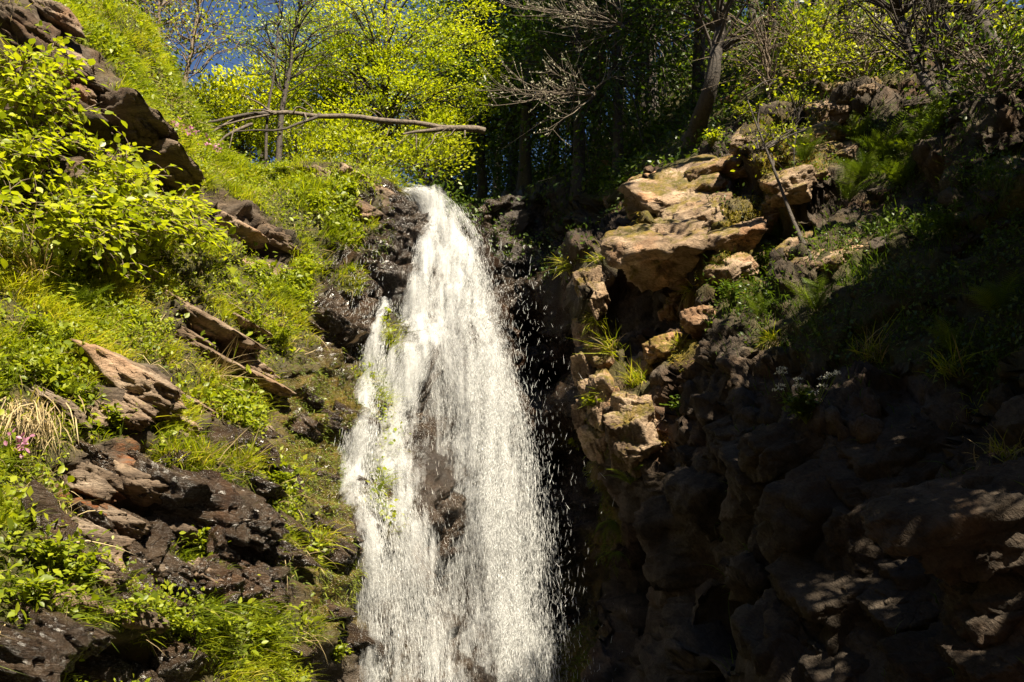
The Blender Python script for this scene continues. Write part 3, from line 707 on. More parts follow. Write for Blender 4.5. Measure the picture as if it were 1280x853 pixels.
L(t, trn.outputs[0], mx0.inputs[1]); L(t, mx.outputs[0], mx0.inputs[2]); L(t, mx0.outputs[0], out.inputs[0])
M['sheet'] = m
o = link('water_sheet', make_mesh('water_sheet', np.concatenate(sheetV) - wf_loc, np.concatenate(sheetF), dict(edge=np.concatenate(sheetE)), True, M['sheet']), wf)
# stream above the lip and the pool below
m, t, out = new_mat('clear_water'); b = N(t, 'ShaderNodeBsdfPrincipled'); b.inputs['Base Color'].default_value = (.02, .03, .025, 1); b.inputs['Roughness'].default_value = .08
g = N(t, 'ShaderNodeNewGeometry'); bp = N(t, 'ShaderNodeBump'); bp.inputs['Strength'].default_value = .5; L(t, noise(t, g.outputs['Position'], 7, 4), bp.inputs['Height']); L(t, bp.outputs[0], b.inputs['Normal']); L(t, b.outputs[0], out.inputs[0]); M['water'] = m
pp = np.array([[-3.2 + 6.2 * .5 * (1 + math.cos(a)) * 1.0, 9.5 + 3.6 * math.sin(a), -.08] for a in np.linspace(0, 2 * math.pi, 40, endpoint=False)])
pp = np.vstack([[[0, 9.5, -.08]], pp])
link('pool', make_mesh('pool', pp, np.array([[0, 1 + i, 1 + (i + 1) % 40] for i in range(40)]), None, True, M['water']), kind='structure')

# ------------------------------------------------------------------ ground cover
in_view = (PX > -120) & (PX < 1400) & (PY > -120) & (PY < 980)
quad = np.linalg.norm(np.cross(dx.reshape(-1, 3), dz.reshape(-1, 3)), axis=1)
def scatter_on(weight, n):
    wgt = weight * np.minimum(quad, .01) * in_view
    ii = rng.choice(len(D), n, p=wgt / wgt.sum())
    return ii, D[ii] + rng.normal(size=(n, 3)) * np.array([.02, .01, .02])
front = (1 - behind)
def cover(name, label, cat, V, F, rv, mat):
    o = link(name, make_mesh(name, V, F, dict(rnd=rv), True, M[mat]), kind='stuff'); o['label'] = label; o['category'] = cat; return o
# grass on the sunny bank: thick in tufts, thin between
lefty = is_left * np.maximum(front, (B[:, 1] < 14.2) * .8)
tuft = sstep(-.25, .45, fbm(D, 2.6, 3, 61))
i_, p_ = scatter_on(np.clip(veg * 1.3 - .25, 0, 1) * lefty * (.30 + tuft), 98000)
nr_ = NB3[i_]
dirn = np.array([.12, -.12, .95]) + .45 * nr_ + rng.normal(size=p_.shape) * .42
ln = (.06 + .18 * tuft[i_] * rng.random(len(i_)) ** .8) * (1 + .3 * rng.random(len(i_)))
bend = np.stack([.35 * nr_[:, 0] + .25 * rng.normal(size=len(i_)), .35 * nr_[:, 1] + .2 * rng.normal(size=len(i_)), -.35 - .35 * rng.random(len(i_))], 1)
dry = np.clip(.42 + .5 * fbm(p_, 1.1, 3, 66) + .24 * rng.normal(size=len(i_)), 0, .98) 
V_, F_ = blades(p_, dirn, bend, ln, .005 + .005 * rng.random(len(i_)))
cover('bank_grass', 'bright green grass covering the sunlit bank', 'grass', V_, F_, np.repeat(dry * .95, 7), 'grass')
# low leafy herbs between the grass
patch = sstep(.0, .5, fbm(D, 1.7, 3, 161))
i_, p_ = scatter_on(np.clip(veg * 1.3 - .25, 0, 1) * lefty * (.10 + patch), 58000)
nr_ = NB3[i_]
p_ = p_ + (nr_ * .3 + np.array([0, 0, .7])) * (.02 + .13 * rng.random(len(i_)) ** 1.5 + .14 * sstep(.1, .6, fbm(p_, 2.3, 2, 171)) * rng.random(len(i_)))[:, None]
V_, F_ = leaves(p_, rng.normal(size=p_.shape) + .4 * nr_, nr_ + np.array([.1, -.1, .6]) + .5 * rng.normal(size=p_.shape), (.02 + .03 * rng.random(len(i_))) * (1 + .9 * sstep(.1, .6, fbm(p_, 2.3, 2, 171))))
cover('bank_herbs', 'low leafy herbs spread through the bank grass', 'herbs', V_, F_, np.repeat(np.clip(rng.random(len(i_)), 0, 1), 4), 'herb')
clump = sstep(.15, .45, fbm(D, 3.4, 2, 261))
i_, p_ = scatter_on(np.clip(veg * 1.3 - .25, 0, 1) * lefty * clump, 5200)
nr_ = NB3[i_]; p_ = p_ + (nr_ * .35 + np.array([0, 0, .7])) * (.04 + .22 * rng.random(len(i_)))[:, None]
V_, F_ = leaves(p_, rng.normal(size=p_.shape) + .5 * nr_, nr_ * .6 + np.array([.1, -.2, .7]) + .45 * rng.normal(size=p_.shape), .035 + .055 * rng.random(len(i_)) ** 1.5, LEAF_V, LEAF_F)
cover('bank_weeds', 'broad leaved weeds in clumps on the sunlit bank', 'weeds', V_, F_, np.repeat(rng.random(len(i_)) * .8, 7), 'herb')
i_, p_ = scatter_on(np.clip(veg * 1.3 - .25, 0, 1) * lefty * (.2 + sstep(-.1, .5, fbm(D, 1.5, 3, 361))), 5000)
nr_ = NB3[i_]
V_, F_ = blades(p_, np.array([.1, -.15, .6]) + .5 * nr_ + rng.normal(size=p_.shape) * .5, np.array([.1, -.2, -.7]) + .3 * rng.normal(size=p_.shape), .10 + .25 * rng.random(len(i_)), .004 + .005 * rng.random(len(i_)))
cover('dead_stalks', 'dry straw coloured stalks lying through the bank grass', 'grass', V_, F_, np.repeat(rng.random(len(i_)), 7), 'straw')
# moss: very short fine blades
def moss_cover(name, label, wgt, n, mat, lng=.03):
    i_, p_ = scatter_on(wgt, n)
    nr_ = NB3[i_]
    V_, F_ = blades(p_ - .004 * nr_, nr_ + .6 * rng.normal(size=p_.shape), np.array([0, 0, -.5]) + 0 * p_, lng * (.5 + rng.random(len(i_))), .006 + .006 * rng.random(len(i_)))
    rv = np.clip(.5 + .5 * fbm(p_, 3, 3, 8) + .15 * rng.normal(size=len(i_)), 0, 1)
    return cover(name, label, 'moss', V_, F_, np.repeat(rv, 7), mat)
mossy = blob(jx, jy, MOSSR, .5)
moss_cover('rock_moss', 'golden moss cushions on the cliff right of the waterfall', mossy * front * sstep(-.1, .3, fbm(D, 4, 3, 19)), 12000, 'moss', .045)
hang = blob(jx, jy, [(365,655,26,80,-12),(330,600,40,14,20),(250,812,60,16,10),(300,820,40,20,0),(405,560,50,110,0),(430,345,20,20,0),(500,390,14,22,0),(470,290,16,30,0),(745,700,9,160,0),(735,830,24,60,0),(420,720,30,60,0)], .5)
moss_cover('wet_moss', 'soft green moss hanging over the wet ledges beside the waterfall', hang * front, 13000, 'green_moss', .05)
# thin grass and litter plants on the shaded right slope
i_, p_ = scatter_on(np.maximum(vegr, .06 * (1 - is_left)) * front * (PX > 880) * (.05 + tuft), 9000)
nr_ = NB3[i_]
dirn = np.array([-.1, -.2, .9]) + .4 * nr_ + rng.normal(size=p_.shape) * .3
V_, F_ = blades(p_, dirn, np.array([-.1, -.3, -.6]) + .3 * rng.normal(size=p_.shape), .07 + .17 * rng.random(len(i_)), .006 + .004 * rng.random(len(i_)))
cover('slope_grass', 'dark thin grass on the shaded slope above the buttress', 'grass', V_, F_, np.repeat(rng.random(len(i_)) * .8, 7), 'dark_leaf')
i_, p_ = scatter_on(np.maximum(vegr, .25 * (PY < 330)) * front * (PX > 880) * (.05 + patch), 12000)
nr_ = NB3[i_]
p_ = p_ + (nr_ * .3 + np.array([0, 0, .7])) * (.02 + .2 * rng.random(len(i_)) ** 1.5)[:, None]
V_, F_ = leaves(p_, rng.normal(size=p_.shape) + .4 * nr_, nr_ + np.array([0, 0, .6]) + .5 * rng.normal(size=p_.shape), .025 + .035 * rng.random(len(i_)))
cover('slope_herbs', 'small leafy plants scattered over the shaded upper slope', 'herbs', V_, F_, np.repeat(rng.random(len(i_)), 4), 'dark_leaf')
# undergrowth on the wooded hillside
wgt = behind * (np.abs(B[:, 0]) < 12) * (B[:, 1] < 30) * (1 + 3 * (B[:, 1] < 17) * (B[:, 0] > -1.5))
ii = rng.choice(len(D), 46000, p=(wgt * np.minimum(quad, .2)) / (wgt * np.minimum(quad, .2)).sum())
p_ = D[ii] + rng.normal(size=(len(ii), 3)) * np.array([.1, .1, .05]); p_[:, 2] += .5 * rng.random(len(ii)) ** 1.3 * sstep(-.4, .4, fbm(p_, 1.3, 2, 88))
V_, F_ = leaves(p_, rng.normal(size=p_.shape), np.array([0, -.3, 1.]) + .6 * rng.normal(size=p_.shape), .05 + .07 * rng.random(len(ii)))
cover('undergrowth', 'leafy undergrowth on the hillside below the trees', 'undergrowth', V_, F_, np.repeat(rng.random(len(ii)), 4), 'dark_leaf')

i_, p_ = scatter_on(blob(jx, jy, [(640,265,80,45,0),(740,240,70,40,0),(700,300,60,40,0)], .5) * (.1 + patch), 9000)
p_ = p_ + rng.normal(size=p_.shape) * .05 + np.array([0, -.06, 0])
V_, F_ = leaves(p_, rng.normal(size=p_.shape) + np.array([0, -.3, -.8]), np.array([0, -.7, .6]) + .5 * rng.normal(size=p_.shape), .04 + .05 * rng.random(len(i_)))
cover('cleft_plants', 'dark leafy plants hanging in the shaded cleft beside the waterfall', 'plants', V_, F_, np.repeat(rng.random(len(i_)), 4), 'dark_leaf')

# ------------------------------------------------------------------ single plants
def grass_tuft(px, py, n, length, label, dryshare=.15, skirt=0, droop=.6, group=None, loc=None, wide=1.0):
    p, nn = hit(px, py) if loc is None else (np.array(loc), np.array([0, -.5, .8]))
    T = thing('grass_tuft', label, 'grass', p, group)
    for nm, cnt, mat in (('green_blades', int(n * (1 - dryshare)), 'grass'), ('dry_blades', int(n * dryshare) + skirt, 'straw')):
        if cnt < 3: continue
        b0 = rng.normal(size=(cnt, 3)) * np.array([.05, .04, .03]) * (length / .25) * wide
        dn = nn * .5 + np.array([0, 0, .8]) + rng.normal(size=(cnt, 3)) * .42
        bd = np.array([0, -.25, -droop]) + .35 * rng.normal(size=(cnt, 3)) + .3 * nn
        if nm == 'dry_blades' and skirt:
            dn = nn * .6 + np.array([0, -.2, -.5]) + rng.normal(size=(cnt, 3)) * .3; bd = np.array([0, 0, -1.0]) + .15 * rng.normal(size=(cnt, 3))
        V_, F_ = blades(b0, dn, bd, length * (.5 + .7 * rng.random(cnt)), .006 + .005 * rng.random(cnt))
        link(nm, make_mesh(nm, V_, F_, dict(rnd=rnd_attr(cnt, 7)), True, M[mat]), T, 'stuff')
    return T
grass_tuft(970, 428, 150, .22, 'bright grass tuft with a hanging skirt of dry straw on the buttress edge', .05, 160)
grass_tuft(868, 365, 90, .2, 'grass tuft with pale hanging straw under the pale block', .05, 170)
grass_tuft(712, 335, 90, .26, 'grass tuft on the dark wall highest beside the lit rib')
grass_tuft(752, 325, 50, .24, 'thin grass tuft on top of the lit rib')
grass_tuft(742, 400, 160, .22, 'dense grass tuft across the middle of the lit rib')
grass_tuft(768, 440, 120, .28, 'drooping grass tuft on the dark side of the lit rib')
grass_tuft(757, 495, 110, .20, 'short grass tuft low on the lit rib')
grass_tuft(797, 480, 150, .28, 'tall fresh grass tuft in the corner between rib and buttress')
grass_tuft(850, 435, 120, .2, 'mossy grass tuft on the sloping edge of the buttress')
grass_tuft(1255, 580, 130, .3, 'drooping half dry grass tuft on the shaded buttress', .5)
grass_tuft(1225, 520, 60, .4, 'long arching grass blades on the shaded buttress', .2, 0, .9)
grass_tuft(1190, 470, 90, .35, 'dark grass tuft on the ledge beside the small fern')
grass_tuft(1090, 450, 120, .3, 'dark grass tuft on the ledge above the white flowers', .35)
grass_tuft(28, 520, 90, .2, 'large clump of dry straw hanging on the grassy bank', .3, 300, wide=3.6)
grass_tuft(10, 20, 160, .4, 'grass tuft hanging from the top of the crag')
grass_tuft(25, 90, 140, .38, 'grass tuft drooping over the crag ledge')
grass_tuft(270, 480, 60, .45, 'pale tall straw stalks beside the leaning slab', .9)
grass_tuft(250, 585, 260, .3, 'thick green grass tuft combed over the wet ledge')
grass_tuft(300, 590, 260, .3, 'thick green grass tuft at the end of the wet ledge')
grass_tuft(215, 580, 200, .26, 'thick green grass tuft beside the rusty slab')
grass_tuft(130, 345, 40, .4, 'dry brown stalks under the hazel shrub', .95)
grass_tuft(40, 350, 40, .4, 'dry bent stalks on the bank left of the hazel shrub', .95)

# fern: fronds of paired toothed leaflets
def frond_mesh(seed, n=22):
    r = np.random.default_rng(seed)
    t = np.linspace(0, 1, 16)
    C = np.stack([t, 0 * t, .42 * t - .55 * t ** 2.2], 1)
    pos, dd, up, sz = [], [], [], []
    ribs = [(C, .010 * (1 - .8 * t))]
    for s in (-1, 1):
        for k in range(n):
            f = .12 + .86 * k / (n - 1)
            c = np.array([np.interp(f, t, C[:, i]) for i in range(3)])
            ln = .24 * math.sin(math.pi * min(1, (f * .88 + .12)) ** .8) + .012
            ax = unit(np.array([.45, s * 1.0, -.15 + r.normal() * .08]))
            m_ = max(2, int(ln / .026))
            for q_ in range(m_):           # leaflets along each side rib
                g_ = (q_ + .5) / m_
                pc = c + ax * ln * g_
                for s2 in (-1, 1):
                    pos.append(pc); dd.append(unit(ax * .55 + s2 * np.array([.85, 0, 0]))); up.append([0, 0, 1]); sz.append(.030 * (1 - .7 * g_) * (ln / .3 + .3))
            ribs.append((np.array([c, c + ax * ln]), np.array([.006, .002])))
    Vt, Ft = tubes(ribs, 4)
    tvn = LEAFQ_V * np.array([1, .8, .5])
    V1, F1 = leaves(np.array(pos), np.array(dd), np.array(up, float), np.array(sz) * .98, tvn, LEAFQ_F)
    return make_mesh('frond', np.vstack([Vt, V1]), [Ft, F1 + len(Vt)], None, True, M['fern'])
FRONDS = [frond_mesh(k) for k in range(3)]
def fern(px, py, size, n, label, face=None, spread=1.0, tilt=.9):
    p, nn = hit(px, py)
    T = thing('fern', label, 'fern', p + nn * .02)
    for k in range(n):
        a = k / n * 2 * math.pi + random.uniform(-.3, .3)
        o = link('frond', FRONDS[k % 3], T)
        out_ = Vector((math.cos(a), math.sin(a) * .8, 0)) * spread + Vector(nn) * .5
        dv = (out_ + Vector((0, 0, tilt * random.uniform(.7, 1.3)))).normalized()
        side = dv.cross(Vector((0, 0, 1))).normalized() if abs(dv.z) < .98 else Vector((1, 0, 0))
        upv = side.cross(dv)
        R_ = Matrix((dv, -side, upv)).transposed()
        s = size * random.uniform(.75, 1.15)
        o.matrix_local = Matrix.LocRotScale(Vector((0, 0, 0)), R_.to_quaternion(), Vector((s, s, s)))
    return T
fern(1020, 392, .46, 8, 'bright fern with arching fronds on the buttress edge')
fern(1112, 205, .60, 9, 'large sunlit fern on the upper slope among mossy stones')
fern(1085, 225, .50, 8, 'fern half in shade below the large sunlit fern')
fern(1060, 255, .50, 7, 'dark fern beside the mossy stones')
fern(1150, 195, .55, 7, 'tall shaded fern below the twin leaning trunks')
fern(1175, 165, .55, 7, 'fern at the foot of the twin leaning trunks')
fern(790, 605, .34, 6, 'small bright fern hanging under the lit rib')
fern(768, 650, .36, 6, 'narrow hanging fern low on the lit rib', spread=.6, tilt=-.4)
fern(776, 690, .34, 6, 'lowest hanging fern in the dark below the lit rib', spread=.5, tilt=-.7)
fern(1190, 445, .36, 6, 'small fern on the shaded ledge near drooping grass')
fern(1250, 400, .42, 7, 'fern in deep shade on the right end of the ledge')
fern(1005, 205, .42, 7, 'bright fern among the mossy stones left of the large sunlit fern')
fern(1075, 175, .45, 7, 'bright fern above the large sunlit fern')
fern(975, 300, .38, 7, 'bright fern hanging beside the leaning sapling')
fern(1130, 235, .5, 8, 'fern half in shade right of the large sunlit fern')
fern(945, 400, .32, 6, 'dark fern between the bright fern and the mossy rock')
fern(130, 310, .35, 6, 'fern in the grass under the hazel shrub')
fern(100, 395, .35, 6, 'yellow green fern in the bank grass below the hazel shrub')

# small leafy plants: stems with leaves
def leafy_plant(px, py, size, nst, label, mat='herb', leaf=.05, flowers=None, name='leafy_plant', cat='plant', dense=14):
    p, nn = hit(px, py)
    T = thing(name, label, cat, p)
    st, pos, dd, up = [], [], [], []
    tips = []
    for k in range(nst):
        dn = unit(np.array([random.gauss(0, .55), random.gauss(-.2, .45), .9]) + .5 * nn)
        ln = size * random.uniform(.6, 1.1)
        c = spline([np.zeros(3), dn * ln * .5 + np.array([0, 0, .04]), dn * ln + np.array([0, 0, -.10 * ln])], 7)
        st.append((c, np.linspace(.005, .002, 7)))
        tips.append(c[-1])
        for q_ in range(dense):
            f = .25 + .75 * random.random(); b = c[min(6, int(f * 6.99))]
            a = unit(np.array([random.gauss(0, 1), random.gauss(0, 1), random.gauss(.1, .4)]))
            pos.append(b + a * .02); dd.append(a); up.append(np.array([0, 0, 1]) + .5 * nn + .35 * rng.normal(size=3))
    V_, F_ = tubes(st, 4); stem = link('stem', make_mesh('stem', V_, F_, None, True, M['twig'] if mat == 'hazel' else M['herb']), T)
    V_, F_ = leaves(np.array(pos), np.array(dd), np.array(up), leaf * (.6 + .6 * rng.random(len(pos))), LEAF_V, LEAF_F)
    link('foliage', make_mesh('foliage', V_, F_, dict(rnd=rnd_attr(len(pos), 7)), True, M[mat]), T, 'stuff')
    if flowers == 'umbel':
        tips = [np.array([random.uniform(-.22, .32), random.uniform(-.12, .05), size * random.uniform(.8, 1.45)]) for _ in range(11)]
        st = [(spline([np.zeros(3), tp * np.array([.6, .6, .55]), tp], 6), np.linspace(.005, .003, 6)) for tp in tips]
        V_, F_ = tubes(st, 4); stalk = link('flower_stalk', make_mesh('flower_stalk', V_, F_, None, True, M['herb']), T)
        for tp in tips:
            nn_ = 46; r_ = np.sqrt(rng.random(nn_)) * random.uniform(.035, .06); a_ = rng.random(nn_) * 6.283
            ps = tp + np.stack([r_ * np.cos(a_), r_ * np.sin(a_), .012 - r_ ** 2 * 4 + .004 * rng.normal(size=nn_)], 1)
            V_, F_ = leaves(ps, rng.normal(size=ps.shape), np.array([0, 0, 1.]) + .3 * rng.normal(size=ps.shape), .016 + 0 * r_)
            link('umbel', make_mesh('umbel', V_, F_, dict(rnd=rnd_attr(nn_, 4)), True, M['white_petal']), stalk)
    if flowers == 'pink':
        for tp in tips:
            nn_ = 4
            ps = tp + np.array([0, 0, .05]) + .02 * rng.normal(size=(nn_, 3))
            V_, F_ = leaves(ps, rng.normal(size=ps.shape), np.array([.2, -.5, .6]) + .5 * rng.normal(size=ps.shape), .035 + .015 * rng.random(nn_), LEAF_V, LEAF_F)
            link('blossom', make_mesh('blossom', V_, F_, dict(rnd=rnd_attr(nn_, 7)), True, M['petal']), stem)
    return T
leafy_plant(1008, 530, .32, 26, 'leafy plant with white flower umbels hanging on the shaded buttress', 'dark_leaf', .055, 'umbel', 'white_flower_plant', 'flower')
for a in [(232,190,.32,14,'pink flowering campion in the grass near the fallen log'),(205,178,.28,9,'pink flowering campion on the ridge of the bank'),(18,590,.2,8,'pink flowers at the lower edge of the bank grass'),
          (110,345,.3,6,'pink flowers half hidden under the hazel shrub'),(255,205,.3,8,'pink campion lowest of the patch below the fallen log')]:
    leafy_plant(*a, mat='herb', leaf=.05, flowers='pink', name='campion', cat='flower', dense=7)
for a in [(345,440,.42,26,'rounded leafy bush beside the leaning sunlit slab'),(310,420,.36,18,'leafy plant between the slab and the rounded bush'),(380,350,.32,18,'leafy plant on the bank right of the pale stones'),(375,385,.3,16,'leafy plant above the rounded bush'),
          (150,545,.3,16,'broad leafy plant below the sunlit boulder'),(40,430,.3,14,'pale leafy plant on the left of the bank'),(250,700,.28,16,'small leafy plant under the wet overhang'),
          (265,680,.22,12,'small leafy plant on the wet ledge'),(150,790,.26,18,'leafy plant at the edge of the bottom rocks'),(195,790,.24,18,'leafy plant among the bottom wet stones'),(270,805,.26,24,'dense small leaved plant over the mossy foot rock'),
          (325,810,.24,24,'dense small leaved plant beside the wet moss curtain'),(225,800,.24,20,'light green plant on the mossy foot rock'),(60,720,.3,18,'large leaved plant in the grass at lower bank'),(100,745,.3,16,'leafy plant beside the dark hollow'),
          (40,840,.24,14,'grassy leafed plant in front of the shaded foot rock'),(40,770,.3,18,'leafy plant above the shaded foot rock'),(440,250,.26,14,'leafy plant on the rim beside the waterfall lip'),(400,265,.28,18,'leafy plant on the rim below the pale rocks'),(355,225,.3,18,'leafy plant on the ridge under the thin saplings'),
          (440,345,.12,8,'little plant on the wet rock beside the upper fall'),(345,610,.2,14,'plant at the end of the grassy ledge'),(420,830,.22,14,'mossy plant low beside the foot of the fall')]:
    leafy_plant(*a, leaf=.05 if a[0] < 130 else .042)
for a in [(745,515,.25,16,'bright leafy plant low on the lit rib'),(722,560,.14,10,'small bright plant left of the lit rib'),(890,185,.3,14,'bright plant growing on top of the pale block'),(955,345,.4,24,'bushy plant below the mossy rock'),(915,385,.35,18,'leafy plant on the edge of the buttress'),
          (970,190,.4,14,'young plant between the mossy stones'),(940,155,.4,16,'bright leafed sprig beside the leaning sapling'),(775,240,.25,12,'plant in the dark crack left of the pale block'),(850,520,.3,14,'dark leafy plant on the shaded edge of the buttress'),
          (1190,300,.4,16,'leafy plant in the deep shade of the upper slope'),(1000,140,.4,14,'leafy plant on the upper slope beside pale stones')]:
    leafy_plant(*a, mat='hazel' if a[0] < 760 or a[1] < 200 else 'dark_leaf', leaf=.055)

# ------------------------------------------------------------------ trees and shrubs
GAPS = []        # sunlit places: crowns overhead have openings along the sun's way to them
def add_gap(px, py, r):
    p, n = hit(px, py); GAPS.append((p, r))
def gap_filter(P):
    keep = np.ones(len(P), bool); ragged = .55 + .5 * (1 + fbm(P, 1.7, 3, 707)) + .25 * rng.random(len(P))     # openings with uneven, leafy edges
    for p, r in GAPS:
        dlt = P - p; along = dlt @ SUN
        perp = np.linalg.norm(dlt - along[:, None] * SUN, axis=1)
        keep &= ~((along > .8) & (perp < r * (ragged if r < .7 else 1.0)))
    return keep
def tree(name, label, base, top, crown_c, crown_r, ncl, nleaf, leaf, lmat, bark='bark', r0=.12, group=None, seed=0, cat='tree', flat=.45, spread=.5, gaps=False, trunk_pts=None, tmpl=(LEAFQ_V, LEAFQ_F), cull=None, light_up=.6):
    r = np.random.default_rng(seed + 1000)
    base = np.asarray(base, float); top = np.asarray(top, float); crown_c = np.asarray(crown_c, float)
    T = thing(name, label, cat, base, group)
    tp = spline([base] + [np.asarray(q_, float) for q_ in (trunk_pts or [])] + [top], 14)
    tp = wob(tp, .06 * r0 / .12, seed, .8)
    lines = [(tp, r0 * np.linspace(1, .25, 14) * np.where(np.arange(14) == 0, 1.35, 1))]
    u = unit(r.normal(size=(ncl, 3))) * (r.random(ncl) ** .42)[:, None]
    cl = crown_c + u * np.asarray(crown_r, float)
    cl += .12 * r.normal(size=cl.shape) * np.asarray(crown_r, float)
    if gaps and name in ('bank_tree', 'wood_tree'):
        kf = gap_filter(cl); kf[:6] = True; cl = cl[kf]
    hgt = tp[:, 2]
    LP, LD, LU, LS = [], [], [], []
    for c in cl:
        zc = c[2] - .55 * np.linalg.norm(c[:2] - crown_c[:2]) - .3
        j = int(np.clip(np.searchsorted(hgt, zc), 3, 13)); s = tp[j]
        mid_ = .5 * (s + c) + np.array([0, 0, .12 * np.linalg.norm(c - s)])
        k = 7; ln = wob(spline([s, mid_, c], k), .08, seed + j, 1.5)
        rr = max(.012, r0 * .22)
        lines.append((ln, np.linspace(rr, .006, k)))
        ax = unit(c - s + 1e-3)
        m_ = max(4, int(nleaf * r.uniform(.6, 1.4)))
        sc_ = spread * r.uniform(.7, 1.3)
        off = r.normal(size=(m_, 3)) * sc_ * np.array([1, 1, flat])
        off[:, 2] -= .25 * (off[:, 0] ** 2 + off[:, 1] ** 2) / max(sc_, .05) * .5
        LP.append(c + off); LD.append(unit(off + .3 * ax) + .5 * r.normal(size=off.shape)); LU.append(np.array([.1, -.35, .95]) * light_up + .45 * r.normal(size=off.shape)); LS.append(leaf * r.uniform(.7, 1.3, m_))
        for q_ in range(1 if name in ('bank_tree', 'wood_tree') else 3):
            e = c + off[r.integers(m_)]
            lines.append((np.array([c - ax * .1, .5 * (c + e) + .02, e]), np.array([.006, .004, .002])))
    LP, LD, LU, LS = map(np.concatenate, (LP, LD, LU, LS))
    if gaps:
        kf = gap_filter(LP); kf[:12] = True; LP, LD, LU, LS = LP[kf], LD[kf], LU[kf], LS[kf]
    if cull is not None:
        kf = cull(LP); kf[:1] = True; LP, LD, LU, LS = LP[kf], LD[kf], LU[kf], LS[kf]
    V_, F_ = tubes(lines[:1], 10); link('trunk', make_mesh('trunk', V_ - base, F_, None, True, M[bark]), T)
    V_, F_ = tubes(lines[1:], 4); link('branches', make_mesh('branches', V_ - base, F_, None, True, M[bark]), T, 'stuff')
    V_, F_ = leaves(LP - base, LD, LU, LS, *tmpl)
    rv = np.clip(.5 + .45 * fbm(LP, 1.2, 3, seed) + .2 * r.normal(size=len(LP)), 0, 1)
    link('crown', make_mesh('crown', V_, F_, dict(rnd=np.repeat(rv, len(tmpl[0]))), True, M[lmat]), T, 'stuff')
    return T
def gz(px, py, y, sink=.15):
    p = at(px, py, y); return np.array([p[0], y, ground_z(p[0], y) - sink])
def mpp(y): return y * TANH / 640.0          # metres per photograph pixel

# behind the rim, left of the log: sunlit crowns against the sky
b = gz(480, 230, 17.5); c = at(480, 85, 17.5)
tree('beech_tree', 'bright yellow green beech crown against the blue sky behind the log', b, c + [0, 0, 2.2], c, (2.1, 1.7, 2.2), 135, 230, .062, 'beech', r0=.14, seed=1, spread=.27, flat=.22, light_up=.75)
b = gz(415, 230, 18.5); c = at(412, 120, 18.5)
tree('beech_tree', 'lower bright beech left of the tall bright crown', b, c + [0, 0, 1.0], c, (1.3, 1.2, 1.1), 64, 210, .062, 'beech', r0=.10, seed=2, spread=.24, flat=.22, light_up=.75)
b = gz(330, 230, 17.0); c = at(325, 128, 17.0)
tree('beech_tree', 'small yellow green tree in front of the sky gap', b, c + [0, 0, .5], c, (1.0, .8, .6), 46, 80, .085, 'beech', r0=.07, seed=3, spread=.24, flat=.4)
b = gz(345, 215, 14.6); c = at(372, 35, 14.6)
tree('birch_tree', 'slender birch with small loose leaves before the sky', b, c + [.1, 0, 1.2], c, (1.25, .9, 1.25), 70, 24, .045, 'birch', r0=.06, seed=4, spread=.22, flat=.7, trunk_pts=[at(350, 150, 14.6), at(365, 70, 14.6)])
b = gz(334, 205, 13.6); c = at(342, 20, 13.6)
tree('sapling', 'thin dark sapling stem rising past the fallen log', b, at(352, -60, 13.6), c, (.7, .5, .8), 14, 18, .05, 'birch', r0=.028, seed=5, spread=.16, flat=.7, trunk_pts=[at(333, 150, 13.6), at(345, 70, 13.6)])
for k, (px, py, y, rx, rz, lab) in enumerate([(370,180,15.5,.9,.35,'low sunlit bush under the fallen log beside the saplings'),(460,190,15.8,1.0,.4,'dense low bush behind the rim under the log'),(300,165,15.5,.7,.35,'sunlit bush at the thin end of the log'),(530,185,16.5,.8,.5,'half shaded bush behind the waterfall lip'),(255,130,15,.7,.4,'leafy bush below the brown twigged tree'),(410,165,16.4,.9,.4,'leafy bush behind the thin end of the log')]):
    b = gz(px, py + 40, y); c = at(px, py, y)
    tree('bush', lab, b, c, c, (rx, .6, rz), 34, 60, .075, 'beech' if k in (0, 2, 4, 5) else 'hazel', r0=.03, seed=20 + k, spread=.20, flat=.6, cat='bush')
# brown twiggy trees on the ridge
for k, (px, topx, y, lab) in enumerate([(190,205,14.2,'brown twiggy tree with withered leaves on the ridge'),(225,262,14.0,'leaning pale stemmed tree on the ridge beside the sky gap'),(150,165,15.0,'dark leaved tree at the top of the grassy ridge')]):
    b = gz(px, 130, y); c = at(px + 10, 15, y)
    tree('ridge_tree', lab, b, at(topx, -90, y), c, (1.0, .8, 1.2), 40, 26, .06, 'brown_leaf' if k == 0 else ('dark_leaf' if k == 2 else 'hazel'), bark='twig', r0=.05, seed=40 + k, spread=.25, flat=.6, trunk_pts=[at(px + (topx - px) * .4, 60, y)])
b = gz(130, 20, 15.5); c = at(150, -30, 15.5)
tree('ridge_tree', 'leafy tree with dense yellow green leaves above the crag', b, c + [0, 0, 1], c, (1.3, 1, 1.1), 60, 50, .08, 'hazel', r0=.07, seed=49, spread=.28)

